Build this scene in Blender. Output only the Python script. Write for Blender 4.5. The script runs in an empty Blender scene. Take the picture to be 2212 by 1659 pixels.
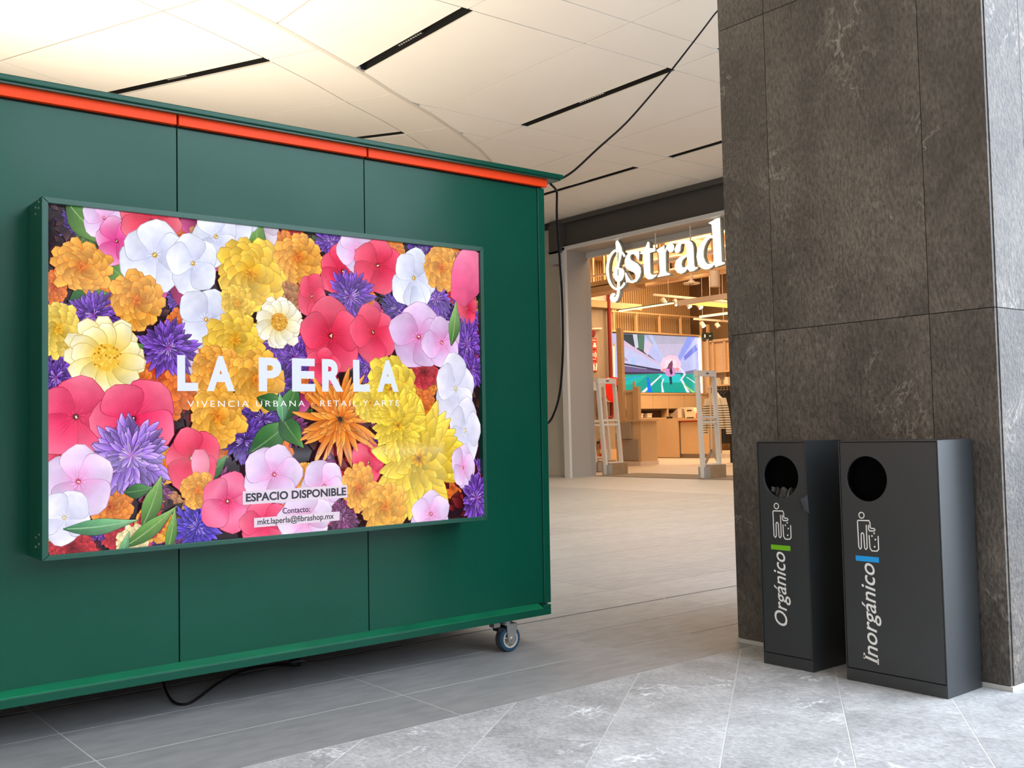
import bpy, bmesh, math, random
from mathutils import Vector, Matrix

S = bpy.context.scene
COL = S.collection
R = math.radians

# ------------------------------------------------------------------ camera
FPX = 2224.05                                   # focal length in pixels of the 2212 px wide frame
YAW, PITCH, ROLL = R(38.863), R(2.496), R(-1.3831)
fw = Vector((math.sin(YAW) * math.cos(PITCH), math.cos(YAW) * math.cos(PITCH), math.sin(PITCH)))
rt = Vector((math.cos(YAW), -math.sin(YAW), 0.0))
up = rt.cross(fw)
rt2 = rt * math.cos(ROLL) + up * math.sin(ROLL)
up2 = up * math.cos(ROLL) - rt * math.sin(ROLL)
cam = bpy.data.cameras.new('camera')
cam.sensor_fit = 'HORIZONTAL'
cam.sensor_width = 36.0
cam.lens = 36.0 * FPX / 2212.0
cam.clip_end = 200
camo = bpy.data.objects.new('camera', cam)
COL.objects.link(camo)
m = Matrix((rt2, up2, -fw)).transposed().to_4x4()
m.translation = Vector((0, 0, 1.0))
camo.matrix_world = m
S.camera = camo

# ------------------------------------------------------------------ sky, exposure, large lights
W = bpy.data.worlds.new('sky')
S.world = W
W.use_nodes = True
bg = W.node_tree.nodes['Background']
bg.inputs[0].default_value = (0.76, 0.86, 1.0, 1)
bg.inputs[1].default_value = 7.0
S.view_settings.view_transform = 'Standard'
S.view_settings.look = 'None'
S.view_settings.gamma = 1.0
S.view_settings.exposure = 0.0
S.view_settings.use_curve_mapping = False
S.cycles.max_bounces = 5
S.cycles.diffuse_bounces = 3
S.cycles.glossy_bounces = 2
S.cycles.transmission_bounces = 1
S.cycles.caustics_reflective = False
S.cycles.caustics_refractive = False


def area_light(name, loc, size, energy, color, rot=(0, 0, 0)):
    l = bpy.data.lights.new(name, 'AREA')
    l.shape = 'RECTANGLE'
    l.size, l.size_y = size
    l.energy = energy
    l.color = color
    o = bpy.data.objects.new(name, l)
    COL.objects.link(o)
    o.location = loc
    o.rotation_euler = rot
    return o


# added fill light, unseen behind the kiosk, brightening the ceiling
area_light('ceiling_fill', (2.0, 10.2, 2.6), (6.0, 7.0), 510, (1.0, 0.865, 0.69), (R(180), 0, 0))
# added fill from the unseen left side, lifting the pillar's dark face
area_light('left_fill', (-5.7, 5.0, 2.2), (3.0, 9.0), 230, (1.0, 0.87, 0.72), (0, R(-90), 0))
# ceiling lighting inside the shop
area_light('shop_ceiling_light', (22.0, 19.0, 6.25), (5.0, 7.0), 1350, (1.0, 0.71, 0.43))
area_light('shop_ceiling_light', (16.5, 14.0, 6.25), (3.0, 8.0), 300, (1.0, 0.73, 0.48))

# ------------------------------------------------------------------ helpers


def lin(c):
    o = []
    for v in c[:3]:
        v = v / 255.0
        o.append(v / 12.92 if v <= 0.04045 else ((v + 0.055) / 1.055) ** 2.4)
    return (o[0], o[1], o[2], 1.0)


def mat(name, col, rough=0.5, metal=0.0, spec=0.5, col2=None, nscale=6.0, nlo=0.35, nhi=0.65, detail=8.0,
        stretch=(1, 1, 1), bump=None, vein=None, tint=0.0, coat=0.0, emit=0.0, ecol=None, jump=False, grain=None):
    """procedural material: col/col2 are linear colours mixed by noise; bump=(scale,strength,distance);
    vein=(scale,colour,amount) thin light streaks; tint = random brightness per object; jump = offset pattern per object"""
    M = bpy.data.materials.new(name)
    M.use_nodes = True
    nt = M.node_tree
    N, Lk = nt.nodes, nt.links
    b = N['Principled BSDF']
    b.inputs['Base Color'].default_value = (*col[:3], 1)
    b.inputs['Roughness'].default_value = rough
    b.inputs['Metallic'].default_value = metal
    b.inputs['Specular IOR Level'].default_value = spec
    b.inputs['Coat Weight'].default_value = coat
    b.inputs['Coat Roughness'].default_value = 0.08
    if emit:
        b.inputs['Emission Color'].default_value = (*(ecol or col)[:3], 1)
        b.inputs['Emission Strength'].default_value = emit
    if col2 or bump or vein or tint:
        tc = N.new('ShaderNodeTexCoord')
        mp = N.new('ShaderNodeMapping')
        mp.inputs['Scale'].default_value = stretch
        Lk.new(tc.outputs['Object'], mp.inputs[0])
        vec = mp.outputs[0]
        if jump or tint:
            oi = N.new('ShaderNodeObjectInfo')
        if jump:
            ml = N.new('ShaderNodeMath')
            ml.operation = 'MULTIPLY'
            ml.inputs[1].default_value = 37.0
            Lk.new(oi.outputs['Random'], ml.inputs[0])
            ad = N.new('ShaderNodeVectorMath')
            ad.operation = 'ADD'
            Lk.new(vec, ad.inputs[0])
            Lk.new(ml.outputs[0], ad.inputs[1])
            vec = ad.outputs[0]
        cur = None
        if col2:
            nz = N.new('ShaderNodeTexNoise')
            nz.inputs['Scale'].default_value = nscale
            nz.inputs['Detail'].default_value = detail
            nz.inputs['Roughness'].default_value = 0.62
            Lk.new(vec, nz.inputs['Vector'])
            rp = N.new('ShaderNodeValToRGB')
            rp.color_ramp.elements[0].position = nlo
            rp.color_ramp.elements[1].position = nhi
            rp.color_ramp.elements[0].color = (*col[:3], 1)
            rp.color_ramp.elements[1].color = (*col2[:3], 1)
            Lk.new(nz.outputs['Fac'], rp.inputs[0])
            cur = rp.outputs[0]
        if vein:
            nv = N.new('ShaderNodeTexNoise')
            nv.inputs['Scale'].default_value = vein[0]
            nv.inputs['Detail'].default_value = 5
            nv.inputs['Roughness'].default_value = 0.7
            nv.inputs['Distortion'].default_value = 0.6
            Lk.new(vec, nv.inputs['Vector'])
            rv = N.new('ShaderNodeValToRGB')
            e = rv.color_ramp.elements
            e[0].position, e[0].color = 0.485, (0, 0, 0, 1)
            e[1].position, e[1].color = 0.515, (0, 0, 0, 1)
            mid = rv.color_ramp.elements.new(0.5)
            mid.color = (vein[2],) * 3 + (1,)
            Lk.new(nv.outputs['Fac'], rv.inputs[0])
            mx = N.new('ShaderNodeMix')
            mx.data_type = 'RGBA'
            mx.inputs['B'].default_value = (*vein[1][:3], 1)
            if cur:
                Lk.new(cur, mx.inputs['A'])
            else:
                mx.inputs['A'].default_value = (*col[:3], 1)
            nk = N.new('ShaderNodeTexNoise')            # veins only show here and there
            nk.inputs['Scale'].default_value = vein[0] * 1.7
            nk.inputs['Detail'].default_value = 3
            Lk.new(vec, nk.inputs['Vector'])
            mk = N.new('ShaderNodeMapRange')
            mk.inputs['From Min'].default_value = 0.52
            mk.inputs['From Max'].default_value = 0.68
            Lk.new(nk.outputs['Fac'], mk.inputs['Value'])
            mu_ = N.new('ShaderNodeMath')
            mu_.operation = 'MULTIPLY'
            Lk.new(rv.outputs[0], mu_.inputs[0])
            Lk.new(mk.outputs[0], mu_.inputs[1])
            Lk.new(mu_.outputs[0], mx.inputs['Factor'])
            cur = mx.outputs['Result']
        if grain:
            ng = N.new('ShaderNodeTexNoise')
            ng.inputs['Scale'].default_value = grain[0]
            ng.inputs['Detail'].default_value = 4
            ng.inputs['Roughness'].default_value = 0.7
            gm = N.new('ShaderNodeMapping')
            gm.inputs['Rotation'].default_value = grain[2] if len(grain) > 2 else (0, 0, 0)
            gm.inputs['Scale'].default_value = grain[3] if len(grain) > 3 else (1, 1, 1)
            Lk.new(vec, gm.inputs[0])
            Lk.new(gm.outputs[0], ng.inputs['Vector'])
            gr = N.new('ShaderNodeMapRange')
            gr.inputs['From Min'].default_value = 0.3
            gr.inputs['From Max'].default_value = 0.7
            gr.inputs['To Min'].default_value = 1 - grain[1]
            gr.inputs['To Max'].default_value = 1 + grain[1]
            Lk.new(ng.outputs['Fac'], gr.inputs['Value'])
            gx = N.new('ShaderNodeMix')
            gx.data_type = 'RGBA'
            gx.blend_type = 'MULTIPLY'
            gx.inputs['Factor'].default_value = 1
            Lk.new(cur, gx.inputs['A'])
            Lk.new(gr.outputs[0], gx.inputs['B'])
            cur = gx.outputs['Result']
        if tint:
            mr = N.new('ShaderNodeMapRange')
            mr.inputs['To Min'].default_value = 1 - tint
            mr.inputs['To Max'].default_value = 1 + tint
            Lk.new(oi.outputs['Random'], mr.inputs['Value'])
            vm = N.new('ShaderNodeMix')
            vm.data_type = 'RGBA'
            vm.blend_type = 'MULTIPLY'
            vm.inputs['Factor'].default_value = 1
            if cur:
                Lk.new(cur, vm.inputs['A'])
            else:
                vm.inputs['A'].default_value = (*col[:3], 1)
            Lk.new(mr.outputs[0], vm.inputs['B'])
            cur = vm.outputs['Result']
        if cur:
            Lk.new(cur, b.inputs['Base Color'])
        if bump:
            nb = N.new('ShaderNodeTexNoise')
            nb.inputs['Scale'].default_value = bump[0]
            nb.inputs['Detail'].default_value = bump[3] if len(bump) > 3 else 6
            Lk.new(vec, nb.inputs['Vector'])
            bp = N.new('ShaderNodeBump')
            bp.inputs['Strength'].default_value = bump[1]
            bp.inputs['Distance'].default_value = bump[2]
            Lk.new(nb.outputs['Fac'], bp.inputs['Height'])
            Lk.new(bp.outputs[0], b.inputs['Normal'])
    return M


def emat(name, col, strength):
    M = bpy.data.materials.new(name)
    M.use_nodes = True
    b = M.node_tree.nodes['Principled BSDF']
    b.inputs['Base Color'].default_value = (col[0] * 0.08, col[1] * 0.08, col[2] * 0.08, 1)
    b.inputs['Emission Color'].default_value = (*col[:3], 1)
    b.inputs['Emission Strength'].default_value = strength
    M.cycles.emission_sampling = 'NONE'
    return M


def attr_mat(name, strength, base=0.25, rough=0.12, spec=0.5, nscale=30.0, namt=0.12):
    """backlit print / screen: flat colours stored on the mesh"""
    M = bpy.data.materials.new(name)
    M.use_nodes = True
    nt = M.node_tree
    N, Lk = nt.nodes, nt.links
    b = N['Principled BSDF']
    at = N.new('ShaderNodeAttribute')
    at.attribute_name = 'ink'
    nz = N.new('ShaderNodeTexNoise')
    nz.inputs['Scale'].default_value = nscale
    nz.inputs['Detail'].default_value = 5
    tc = N.new('ShaderNodeTexCoord')
    Lk.new(tc.outputs['Object'], nz.inputs['Vector'])
    mr = N.new('ShaderNodeMapRange')
    mr.inputs['From Min'].default_value = 0.3
    mr.inputs['From Max'].default_value = 0.7
    mr.inputs['To Min'].default_value = 1 - namt
    mr.inputs['To Max'].default_value = 1 + namt
    Lk.new(nz.outputs['Fac'], mr.inputs['Value'])
    mx = N.new('ShaderNodeMix')
    mx.data_type = 'RGBA'
    mx.blend_type = 'MULTIPLY'
    mx.inputs['Factor'].default_value = 1
    Lk.new(at.outputs['Color'], mx.inputs['A'])
    Lk.new(mr.outputs[0], mx.inputs['B'])
    Lk.new(mx.outputs['Result'], b.inputs['Emission Color'])
    b.inputs['Emission Strength'].default_value = strength
    dk = N.new('ShaderNodeMix')
    dk.data_type = 'RGBA'
    dk.blend_type = 'MULTIPLY'
    dk.inputs['Factor'].default_value = 1
    dk.inputs['B'].default_value = (base, base, base, 1)
    Lk.new(mx.outputs['Result'], dk.inputs['A'])
    Lk.new(dk.outputs['Result'], b.inputs['Base Color'])
    b.inputs['Roughness'].default_value = rough
    b.inputs['Specular IOR Level'].default_value = spec
    M.cycles.emission_sampling = 'NONE'
    return M


class MB:
    """collects shapes into one mesh"""

    def __init__(self):
        self.v, self.f = [], []

    def add(self, vs, fs):
        o = len(self.v)
        self.v += [tuple(p) for p in vs]
        self.f += [tuple(i + o for i in f) for f in fs]
        return self

    def box(self, x0, x1, y0, y1, z0, z1):
        return self.add([(x0, y0, z0), (x1, y0, z0), (x1, y1, z0), (x0, y1, z0), (x0, y0, z1), (x1, y0, z1), (x1, y1, z1), (x0, y1, z1)],
                        [(0, 3, 2, 1), (4, 5, 6, 7), (0, 1, 5, 4), (1, 2, 6, 5), (2, 3, 7, 6), (3, 0, 4, 7)])

    def hexa(self, bot, top):
        return self.add(list(bot) + list(top), [(0, 3, 2, 1), (4, 5, 6, 7), (0, 1, 5, 4), (1, 2, 6, 5), (2, 3, 7, 6), (3, 0, 4, 7)])

    def bar(self, a, b, w, h=None, upv=(0, 0, 1)):
        """square bar from a to b"""
        a, b = Vector(a), Vector(b)
        h = h or w
        d = (b - a).normalized()
        u = Vector(upv)
        if abs(d.dot(u)) > 0.95:
            u = Vector((0, 1, 0))
        s = d.cross(u).normalized()
        u = s.cross(d)
        q = []
        for p in (a, b):
            for i, j in ((-1, -1), (1, -1), (1, 1), (-1, 1)):
                q.append(p + s * (i * w / 2) + u * (j * h / 2))
        return self.hexa(q[:4], q[4:])

    def tube(self, pts, r, n=8, caps=True, radii=None):
        pts = [Vector(p) for p in pts]
        rings = []
        ref = None
        for i, p in enumerate(pts):
            d = (pts[min(i + 1, len(pts) - 1)] - pts[max(i - 1, 0)]).normalized()
            if ref is None:
                ref = d.orthogonal().normalized()
            s = (ref - d * ref.dot(d))
            s = s.normalized() if s.length > 1e-5 else d.orthogonal().normalized()
            ref = s
            t = d.cross(s)
            rr = radii[i] if radii else r
            rings.append([p + (s * math.cos(a) + t * math.sin(a)) * rr for a in [2 * math.pi * k / n for k in range(n)]])
        vs = [p for ring in rings for p in ring]
        fs = []
        for i in range(len(rings) - 1):
            for k in range(n):
                fs.append((i * n + k, i * n + (k + 1) % n, (i + 1) * n + (k + 1) % n, (i + 1) * n + k))
        if caps:
            fs.append(tuple(range(n))[::-1])
            fs.append(tuple((len(rings) - 1) * n + k for k in range(n)))
        return self.add(vs, fs)

    def lathe(self, prof, origin, axis='Z', n=24, caps=True):
        """prof = [(radius, height)] around an axis through origin"""
        o = Vector(origin)
        vs, fs = [], []
        for r, h in prof:
            for k in range(n):
                a = 2 * math.pi * k / n
                c, s = r * math.cos(a), r * math.sin(a)
                vs.append(o + {'Z': Vector((c, s, h)), 'Y': Vector((c, h, s)), 'X': Vector((h, c, s))}[axis])
        for i in range(len(prof) - 1):
            for k in range(n):
                fs.append((i * n + k, i * n + (k + 1) % n, (i + 1) * n + (k + 1) % n, (i + 1) * n + k))
        if caps:
            fs.append(tuple(range(n))[::-1])
            fs.append(tuple((len(prof) - 1) * n + k for k in range(n)))
        return self.add(vs, fs)

    def prism(self, poly, f0, f1):
        """poly of 2d points; f0/f1 map a 2d point to 3d on the two faces"""
        n = len(poly)
        vs = [f0(p) for p in poly] + [f1(p) for p in poly]
        fs = [tuple(range(n))[::-1], tuple(range(n, 2 * n))]
        for k in range(n):
            fs.append((k, (k + 1) % n, n + (k + 1) % n, n + k))
        return self.add(vs, fs)

    def build(self, name, material, parent=None, smooth=False, bevel=0.0, bseg=2):
        me = bpy.data.meshes.new(name)
        me.from_pydata(self.v, [], self.f)
        bm = bmesh.new()
        bm.from_mesh(me)
        bmesh.ops.recalc_face_normals(bm, faces=bm.faces)
        bm.to_mesh(me)
        bm.free()
        me.materials.append(material)
        if smooth:
            for p in me.polygons:
                p.use_smooth = True
            try:
                me.set_sharp_from_angle(angle=R(40))
            except Exception:
                pass
        o = bpy.data.objects.new(name, me)
        COL.objects.link(o)
        if parent:
            o.parent = parent
        if bevel:
            md = o.modifiers.new('bevel', 'BEVEL')
            md.width = bevel
            md.segments = bseg
            md.limit_method = 'ANGLE'
        return o


def box(name, m, x0, x1, y0, y1, z0, z1, parent=None, bevel=0.0):
    return MB().box(x0, x1, y0, y1, z0, z1).build(name, m, parent, bevel=bevel)


def empty(name, loc=(0, 0, 0), rot=(0, 0, 0)):
    o = bpy.data.objects.new(name, None)
    o.empty_display_size = 0.1
    COL.objects.link(o)
    o.location = loc
    o.rotation_euler = rot
    return o


def tag(o, label=None, cat=None, group=None, kind=None):
    for k, v in (('label', label), ('category', cat), ('group', group), ('kind', kind)):
        if v:
            o[k] = v
    return o


def outline_mesh(name, splines, depth, f, material, parent=None):
    """filled outline (holes allowed) extruded by depth; f maps (u, v, w) to 3d, w = 0 front, depth back"""
    cu = bpy.data.curves.new(name, 'CURVE')
    cu.dimensions = '2D'
    cu.fill_mode = 'BOTH'
    cu.extrude = 0.5
    for sp in splines:
        s = cu.splines.new('POLY')
        s.points.add(len(sp) - 1)
        for p, q in zip(s.points, sp):
            p.co = (q[0], q[1], 0, 1)
        s.use_cyclic_u = True
    return _curve_to(name, cu, depth, f, material, parent)


_glyph = {}


def _curve_to(name, cu, depth, f, material, parent, scale=(1, 1), off=(0, 0), fit=None):
    t = bpy.data.objects.new('tmp', cu)
    COL.objects.link(t)
    bpy.context.view_layer.update()
    me = bpy.data.meshes.new_from_object(t.evaluated_get(bpy.context.evaluated_depsgraph_get()))
    bpy.data.objects.remove(t)
    bpy.data.curves.remove(cu)
    if fit:
        xs = [v.co.x for v in me.vertices]
        x0, x1 = min(xs), max(xs)
        scale = (fit[0] / (x1 - x0), fit[1])
        off = (-x0 * scale[0], 0)
    for v in me.vertices:
        w = (0.5 - v.co.z) * depth
        v.co = f(v.co.x * scale[0] + off[0], v.co.y * scale[1] + off[1], w)
    bm = bmesh.new()
    bm.from_mesh(me)
    bmesh.ops.remove_doubles(bm, verts=bm.verts, dist=1e-6)
    bmesh.ops.recalc_face_normals(bm, faces=bm.faces)
    bm.to_mesh(me)
    bm.free()
    me.name = name
    me.materials.clear()
    me.materials.append(material)
    o = bpy.data.objects.new(name, me)
    COL.objects.link(o)
    if parent:
        o.parent = parent
    return o


def _cap():
    if 'H' not in _glyph:
        cu = bpy.data.curves.new('h', 'FONT')
        cu.body = 'H'
        t = bpy.data.objects.new('tmp', cu)
        COL.objects.link(t)
        bpy.context.view_layer.update()
        me = bpy.data.meshes.new_from_object(t.evaluated_get(bpy.context.evaluated_depsgraph_get()))
        _glyph['H'] = max(v.co.y for v in me.vertices)
        bpy.data.objects.remove(t)
    return _glyph['H']


def lettering(name, body, width, cap, f, material, parent=None, depth=0.001, bold=0.0, shear=0.0, spacing=1.0):
    """text fitted to a width and a capital height; f maps (u, v, w) to 3d"""
    hc = _cap()
    cu = bpy.data.curves.new(name, 'FONT')
    cu.body = body
    cu.offset = bold
    cu.shear = shear
    cu.space_character = spacing
    cu.extrude = 0.5
    cu.resolution_u = 4
    return _curve_to(name, cu, depth, f, material, parent, fit=(width, cap / hc))


def copy_tree(o, loc=None, parent=None):
    c = o.copy()
    COL.objects.link(c)
    if parent:
        c.parent = parent
    if loc is not None:
        c.location = loc
    for ch in list(o.children):
        copy_tree(ch, None, c)
    return c


def clip_poly(poly, a, b, c):
    """keep the part of a convex polygon where a*x + b*y <= c"""
    out = []
    for i in range(len(poly)):
        p, q = poly[i], poly[(i + 1) % len(poly)]
        dp, dq = a * p[0] + b * p[1] - c, a * q[0] + b * q[1] - c
        if dp <= 0:
            out.append(p)
        if dp * dq < 0:
            t = dp / (dp - dq)
            out.append((p[0] + (q[0] - p[0]) * t, p[1] + (q[1] - p[1]) * t))
    return out


# ------------------------------------------------------------------ materials
M = {}
M['tile'] = mat('gallery_tile', (0.265, 0.26, 0.256), 0.45, col2=(0.345, 0.337, 0.33), nscale=7, stretch=(1, 3, 1), tint=0.07, jump=True, bump=(60, 0.12, 0.002))
M['slab'] = mat('light_stone', (0.33, 0.325, 0.32), 0.6, col2=(0.53, 0.525, 0.52), nscale=4.0, nlo=0.34, nhi=0.68, detail=7, tint=0.05, jump=True,
                vein=(2.0, (0.86, 0.86, 0.86), 1.0), bump=(55, 0.5, 0.004, 4), grain=(60, 0.3, (0, 0, R(36)), (1.3, 0.85, 1)))
M['grout'] = mat('pale_grout', (0.62, 0.61, 0.58), 0.8)
M['grout2'] = mat('brown_grout', (0.13, 0.12, 0.11), 0.8)
M['darkgap'] = mat('dark_gap', (0.02, 0.018, 0.017), 0.7)
M['band'] = mat('pale_floor_band', (0.36, 0.34, 0.32), 0.4, col2=(0.42, 0.40, 0.38), nscale=3)
M['ceil'] = mat('cream_ceiling', (0.86, 0.80, 0.715), 0.75, col2=(0.88, 0.825, 0.745), nscale=0.8)
M['ctrim'] = mat('ceiling_trim', (0.66, 0.60, 0.52), 0.6)
M['plenum'] = mat('plenum_dark', (0.03, 0.028, 0.03), 0.9)
M['slotblack'] = mat('slot_black', (0.012, 0.011, 0.01), 0.6)
M['led'] = emat('led_dot', (1.0, 0.88, 0.7), 0.45)
M['stone'] = mat('dark_slate', (0.066, 0.055, 0.045), 0.52, spec=0.5, col2=(0.138, 0.116, 0.094), nscale=2.2, nlo=0.38, nhi=0.66, detail=7, stretch=(1, 1, 0.8),
                 jump=True, tint=0.06, vein=(1.9, (0.27, 0.235, 0.195), 0.85), bump=(70, 0.7, 0.006, 4), grain=(58, 0.55, (R(40), 0, 0), (1, 1.5, 0.8)))
M['stonejoint'] = mat('slate_joint', (0.012, 0.010, 0.009), 0.8)
M['sill'] = mat('white_base_trim', (0.55, 0.53, 0.5), 0.6)
M['green'] = mat('green_paint', (0.002, 0.066, 0.036), 0.24, spec=0.25, col2=(0.003, 0.076, 0.043), nscale=1.3, bump=(1.7, 0.5, 0.02, 1))
M['greenskylit'] = mat('green_paint_skylit', (0.003, 0.11, 0.05), 0.33, col2=(0.006, 0.19, 0.08), nscale=5, stretch=(0.6, 1, 1))  # ledge green made brighter, standing in for sky light on its slope
M['greenframe'] = mat('green_frame', (0.003, 0.066, 0.038), 0.33)
M['red'] = mat('orange_red_paint', (1.0, 0.062, 0.006), 0.45, spec=0.2)
M['black'] = mat('black_rubber', (0.008, 0.008, 0.008), 0.5)
M['cable'] = mat('black_cable', (0.010, 0.007, 0.007), 0.7, spec=0.15)
M['steel'] = mat('brushed_steel', (0.55, 0.54, 0.52), 0.34, metal=0.9)
M['tyre'] = mat('blue_tyre', (0.012, 0.055, 0.10), 0.5)
M['tread'] = mat('grey_tread', (0.05, 0.05, 0.05), 0.7)
M['rim'] = mat('pale_rim', (0.55, 0.5, 0.42), 0.55)
M['bin'] = mat('charcoal_powdercoat', (0.026, 0.029, 0.031), 0.42, spec=0.6, bump=(400, 0.12, 0.0005))
M['hole'] = mat('bin_inside', (0.003, 0.003, 0.003), 0.95, spec=0.0)
M['liner'] = mat('bin_liner', (0.02, 0.02, 0.02), 0.28, bump=(40, 0.8, 0.004))
M['vinyl'] = mat('white_vinyl', (0.88, 0.87, 0.84), 0.5)
M['vgreen'] = mat('green_vinyl', (0.18, 0.52, 0.005), 0.5)
M['vblue'] = mat('blue_vinyl', (0.005, 0.36, 0.85), 0.5)
M['greyframe'] = mat('grey_aluminium', (0.36, 0.345, 0.325), 0.45)
M['whiteframe'] = mat('white_aluminium', (0.62, 0.61, 0.6), 0.45)
M['fascia'] = mat('dark_fascia', (0.062, 0.058, 0.052), 0.5)
M['cream'] = mat('cream_wall', (0.52, 0.47, 0.4), 0.8, col2=(0.56, 0.51, 0.43), nscale=1.5)
M['wall'] = mat('gallery_wall', (0.5, 0.47, 0.43), 0.8)
M['wood'] = mat('pale_wood', (0.58, 0.37, 0.19), 0.55, col2=(0.64, 0.42, 0.22), nscale=4, stretch=(1, 1, 6))
M['wood2'] = mat('plain_wood_panel', (0.62, 0.41, 0.22), 0.5, col2=(0.66, 0.45, 0.25), nscale=2)
M['slat'] = mat('tan_slats', (0.40, 0.25, 0.115), 0.6)
M['slatback'] = mat('brown_recess', (0.19, 0.11, 0.05), 0.7)
M['brownwall'] = mat('brown_wall', (0.26, 0.155, 0.07), 0.7)
M['greywood'] = mat('grey_wood_panel', (0.30, 0.225, 0.15), 0.6, col2=(0.37, 0.285, 0.2), nscale=5, stretch=(6, 6, 0.5))
M['shopfloor'] = mat('shop_floor', (0.46, 0.37, 0.29), 0.45, col2=(0.50, 0.41, 0.33), nscale=3)
M['matting'] = mat('entrance_mat', (0.19, 0.15, 0.11), 0.95, col2=(0.23, 0.18, 0.13), nscale=60)
M['whitemetal'] = mat('white_metal', (0.72, 0.68, 0.63), 0.5)
M['pinkwhite'] = mat('off_white_rail', (0.76, 0.62, 0.5), 0.5)
M['taupe'] = mat('taupe_panel', (0.36, 0.29, 0.22), 0.6)
M['baseblock'] = mat('wood_block', (0.34, 0.23, 0.13), 0.6, col2=(0.40, 0.28, 0.16), nscale=8)
M['pipered'] = mat('dark_red_pipe', (0.22, 0.012, 0.008), 0.4)
M['firered'] = mat('fire_red', (0.62, 0.012, 0.008), 0.4)
M['signred'] = mat('sign_red', (0.75, 0.05, 0.02), 0.5)
M['cloth'] = mat('black_cloth', (0.012, 0.012, 0.014), 0.9, bump=(20, 0.5, 0.02))
M['skinny'] = mat('cream_cloth', (0.75, 0.66, 0.5), 0.9)
M['exit'] = mat('dark_green_sign', (0.006, 0.03, 0.012), 0.6)
M['signlit'] = emat('lit_sign', (1.0, 0.955, 0.78), 1.25)
M['signside'] = mat('sign_return', (0.42, 0.41, 0.34), 0.5)
M['ledstrip'] = emat('led_strip', (1.0, 0.86, 0.32), 3.0)
M['ledyellow'] = emat('yellow_led', (1.0, 0.72, 0.12), 1.6)
M['ledwhite'] = emat('white_led', (1.0, 0.93, 0.66), 4.0)
M['lamp'] = emat('lamp_glow', (1.0, 0.9, 0.62), 6.0)
M['shadeblack'] = mat('black_shade', (0.015, 0.012, 0.012), 0.8)
M['darkshelf'] = mat('shelf_recess', (0.10, 0.055, 0.025), 0.8)
M['facade'] = mat('facade_render', (0.42, 0.40, 0.37), 0.8, col2=(0.5, 0.48, 0.45), nscale=1.5)
M['facglass'] = mat('facade_glass', (0.05, 0.06, 0.065), 0.08)

# ------------------------------------------------------------------ floor
floor = tag(box('floor', M['grout2'], -6, 14.4, -14, 30, -0.25, -0.0016), kind='structure')
# long gallery tiles
XJ = [-0.125, 1.01, 2.14, 3.28, 4.43, 5.62, 6.85, 7.98, 9.11, 10.24, 11.54]
YJ = [2.98, 3.36, 3.75, 4.14, 4.587, 5.045, 5.50, 5.955, 6.41, 6.865, 7.32, 7.775, 8.23, 8.685, 9.14, 9.595, 10.05]
G = 0.0026
for i in range(len(XJ) - 1):
    for j in range(len(YJ) - 1):
        x0, x1, y0, y1 = XJ[i], XJ[i + 1], YJ[j], YJ[j + 1]
        if x1 < 0.5 and y0 > 5 or x0 > 9.2 and y1 < 5:
            continue
        lo = G + (0.006 if abs(y0 - 4.14) < 1e-6 else 0)
        hi = G + (0.006 if abs(y1 - 4.14) < 1e-6 else 0)
        t = MB().box(x0 + G, x1 - G, y0 + lo, y1 - hi, -0.02, 0.0).build('floor_tile', M['tile'], floor)
for x in XJ[1:]:
    box('grout_line', M['grout'], x - G, x + G, 2.98, 10.05, -0.01, -0.0008, floor)
for y in (2.98, 3.36):
    box('grout_line', M['grout'], -0.12, 3.77, y - G, y + G, -0.01, -0.0006, floor)
box('expansion_joint', M['darkgap'], -2, 11.5, 4.132, 4.148, -0.02, -0.001, floor)
box('far_tiling', M['tile'], -6, 11.54, 10.05, 30, -0.02, 0.0, floor)
box('side_tiling', M['tile'], -6, -0.125, 2.98, 10.05, -0.02, 0.0, floor)
box('pale_band', M['band'], 11.54, 14.42, -2, 30, -0.02, 0.0, floor)
box('rear_tiling', M['tile'], 10.24, 11.54, -2, 2.98, -0.02, 0.0, floor)
# light stone slabs laid on the slant in front
ca, sa = math.cos(R(36.6)), math.sin(R(36.6))


def slab_xy(a, b):                       # a along the course, b across it
    return (a * ca - b * sa, a * sa + b * ca)


box('slab_bed', M['grout'], 0.1, 5.6, 0.35, 2.978, -0.01, -0.0012, floor)
bs = [-0.561 + 0.3827 * k for k in range(-6, 9)]
for k in range(len(bs) - 1):
    a = -3.0 + (0.62 if k % 2 else 0.0) + 0.13 * (k % 3)
    while a < 6.2:
        b0, b1 = bs[k] + G, bs[k + 1] - G
        poly = [slab_xy(a + G, b0), slab_xy(a + 1.13 - G, b0), slab_xy(a + 1.13 - G, b1), slab_xy(a + G, b1)]
        poly = clip_poly(poly, 0, 1, 2.978)
        a += 1.13
        if len(poly) < 3:
            continue
        cx = sum(p[0] for p in poly) / len(poly)
        cy = sum(p[1] for p in poly) / len(poly)
        if not (0.3 < cx < 5.4 and 0.4 < cy < 3.0):
            continue
        dz = random.Random(k * 31 + int(a * 10)).uniform(-0.0006, 0.0006)
        MB().prism(poly, lambda p: (p[0], p[1], -0.02), lambda p: (p[0], p[1], dz)).build('stone_slab', M['slab'], floor)
box('outer_paving', M['slab'], -6, 14.4, -14, 0.35, -0.02, -0.001, floor)
box('outer_paving', M['slab'], 5.6, 10.24, 0.35, 2.98, -0.02, -0.001, floor)
box('outer_paving', M['slab'], -6, 0.1, 0.35, 2.98, -0.02, -0.001, floor)

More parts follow.
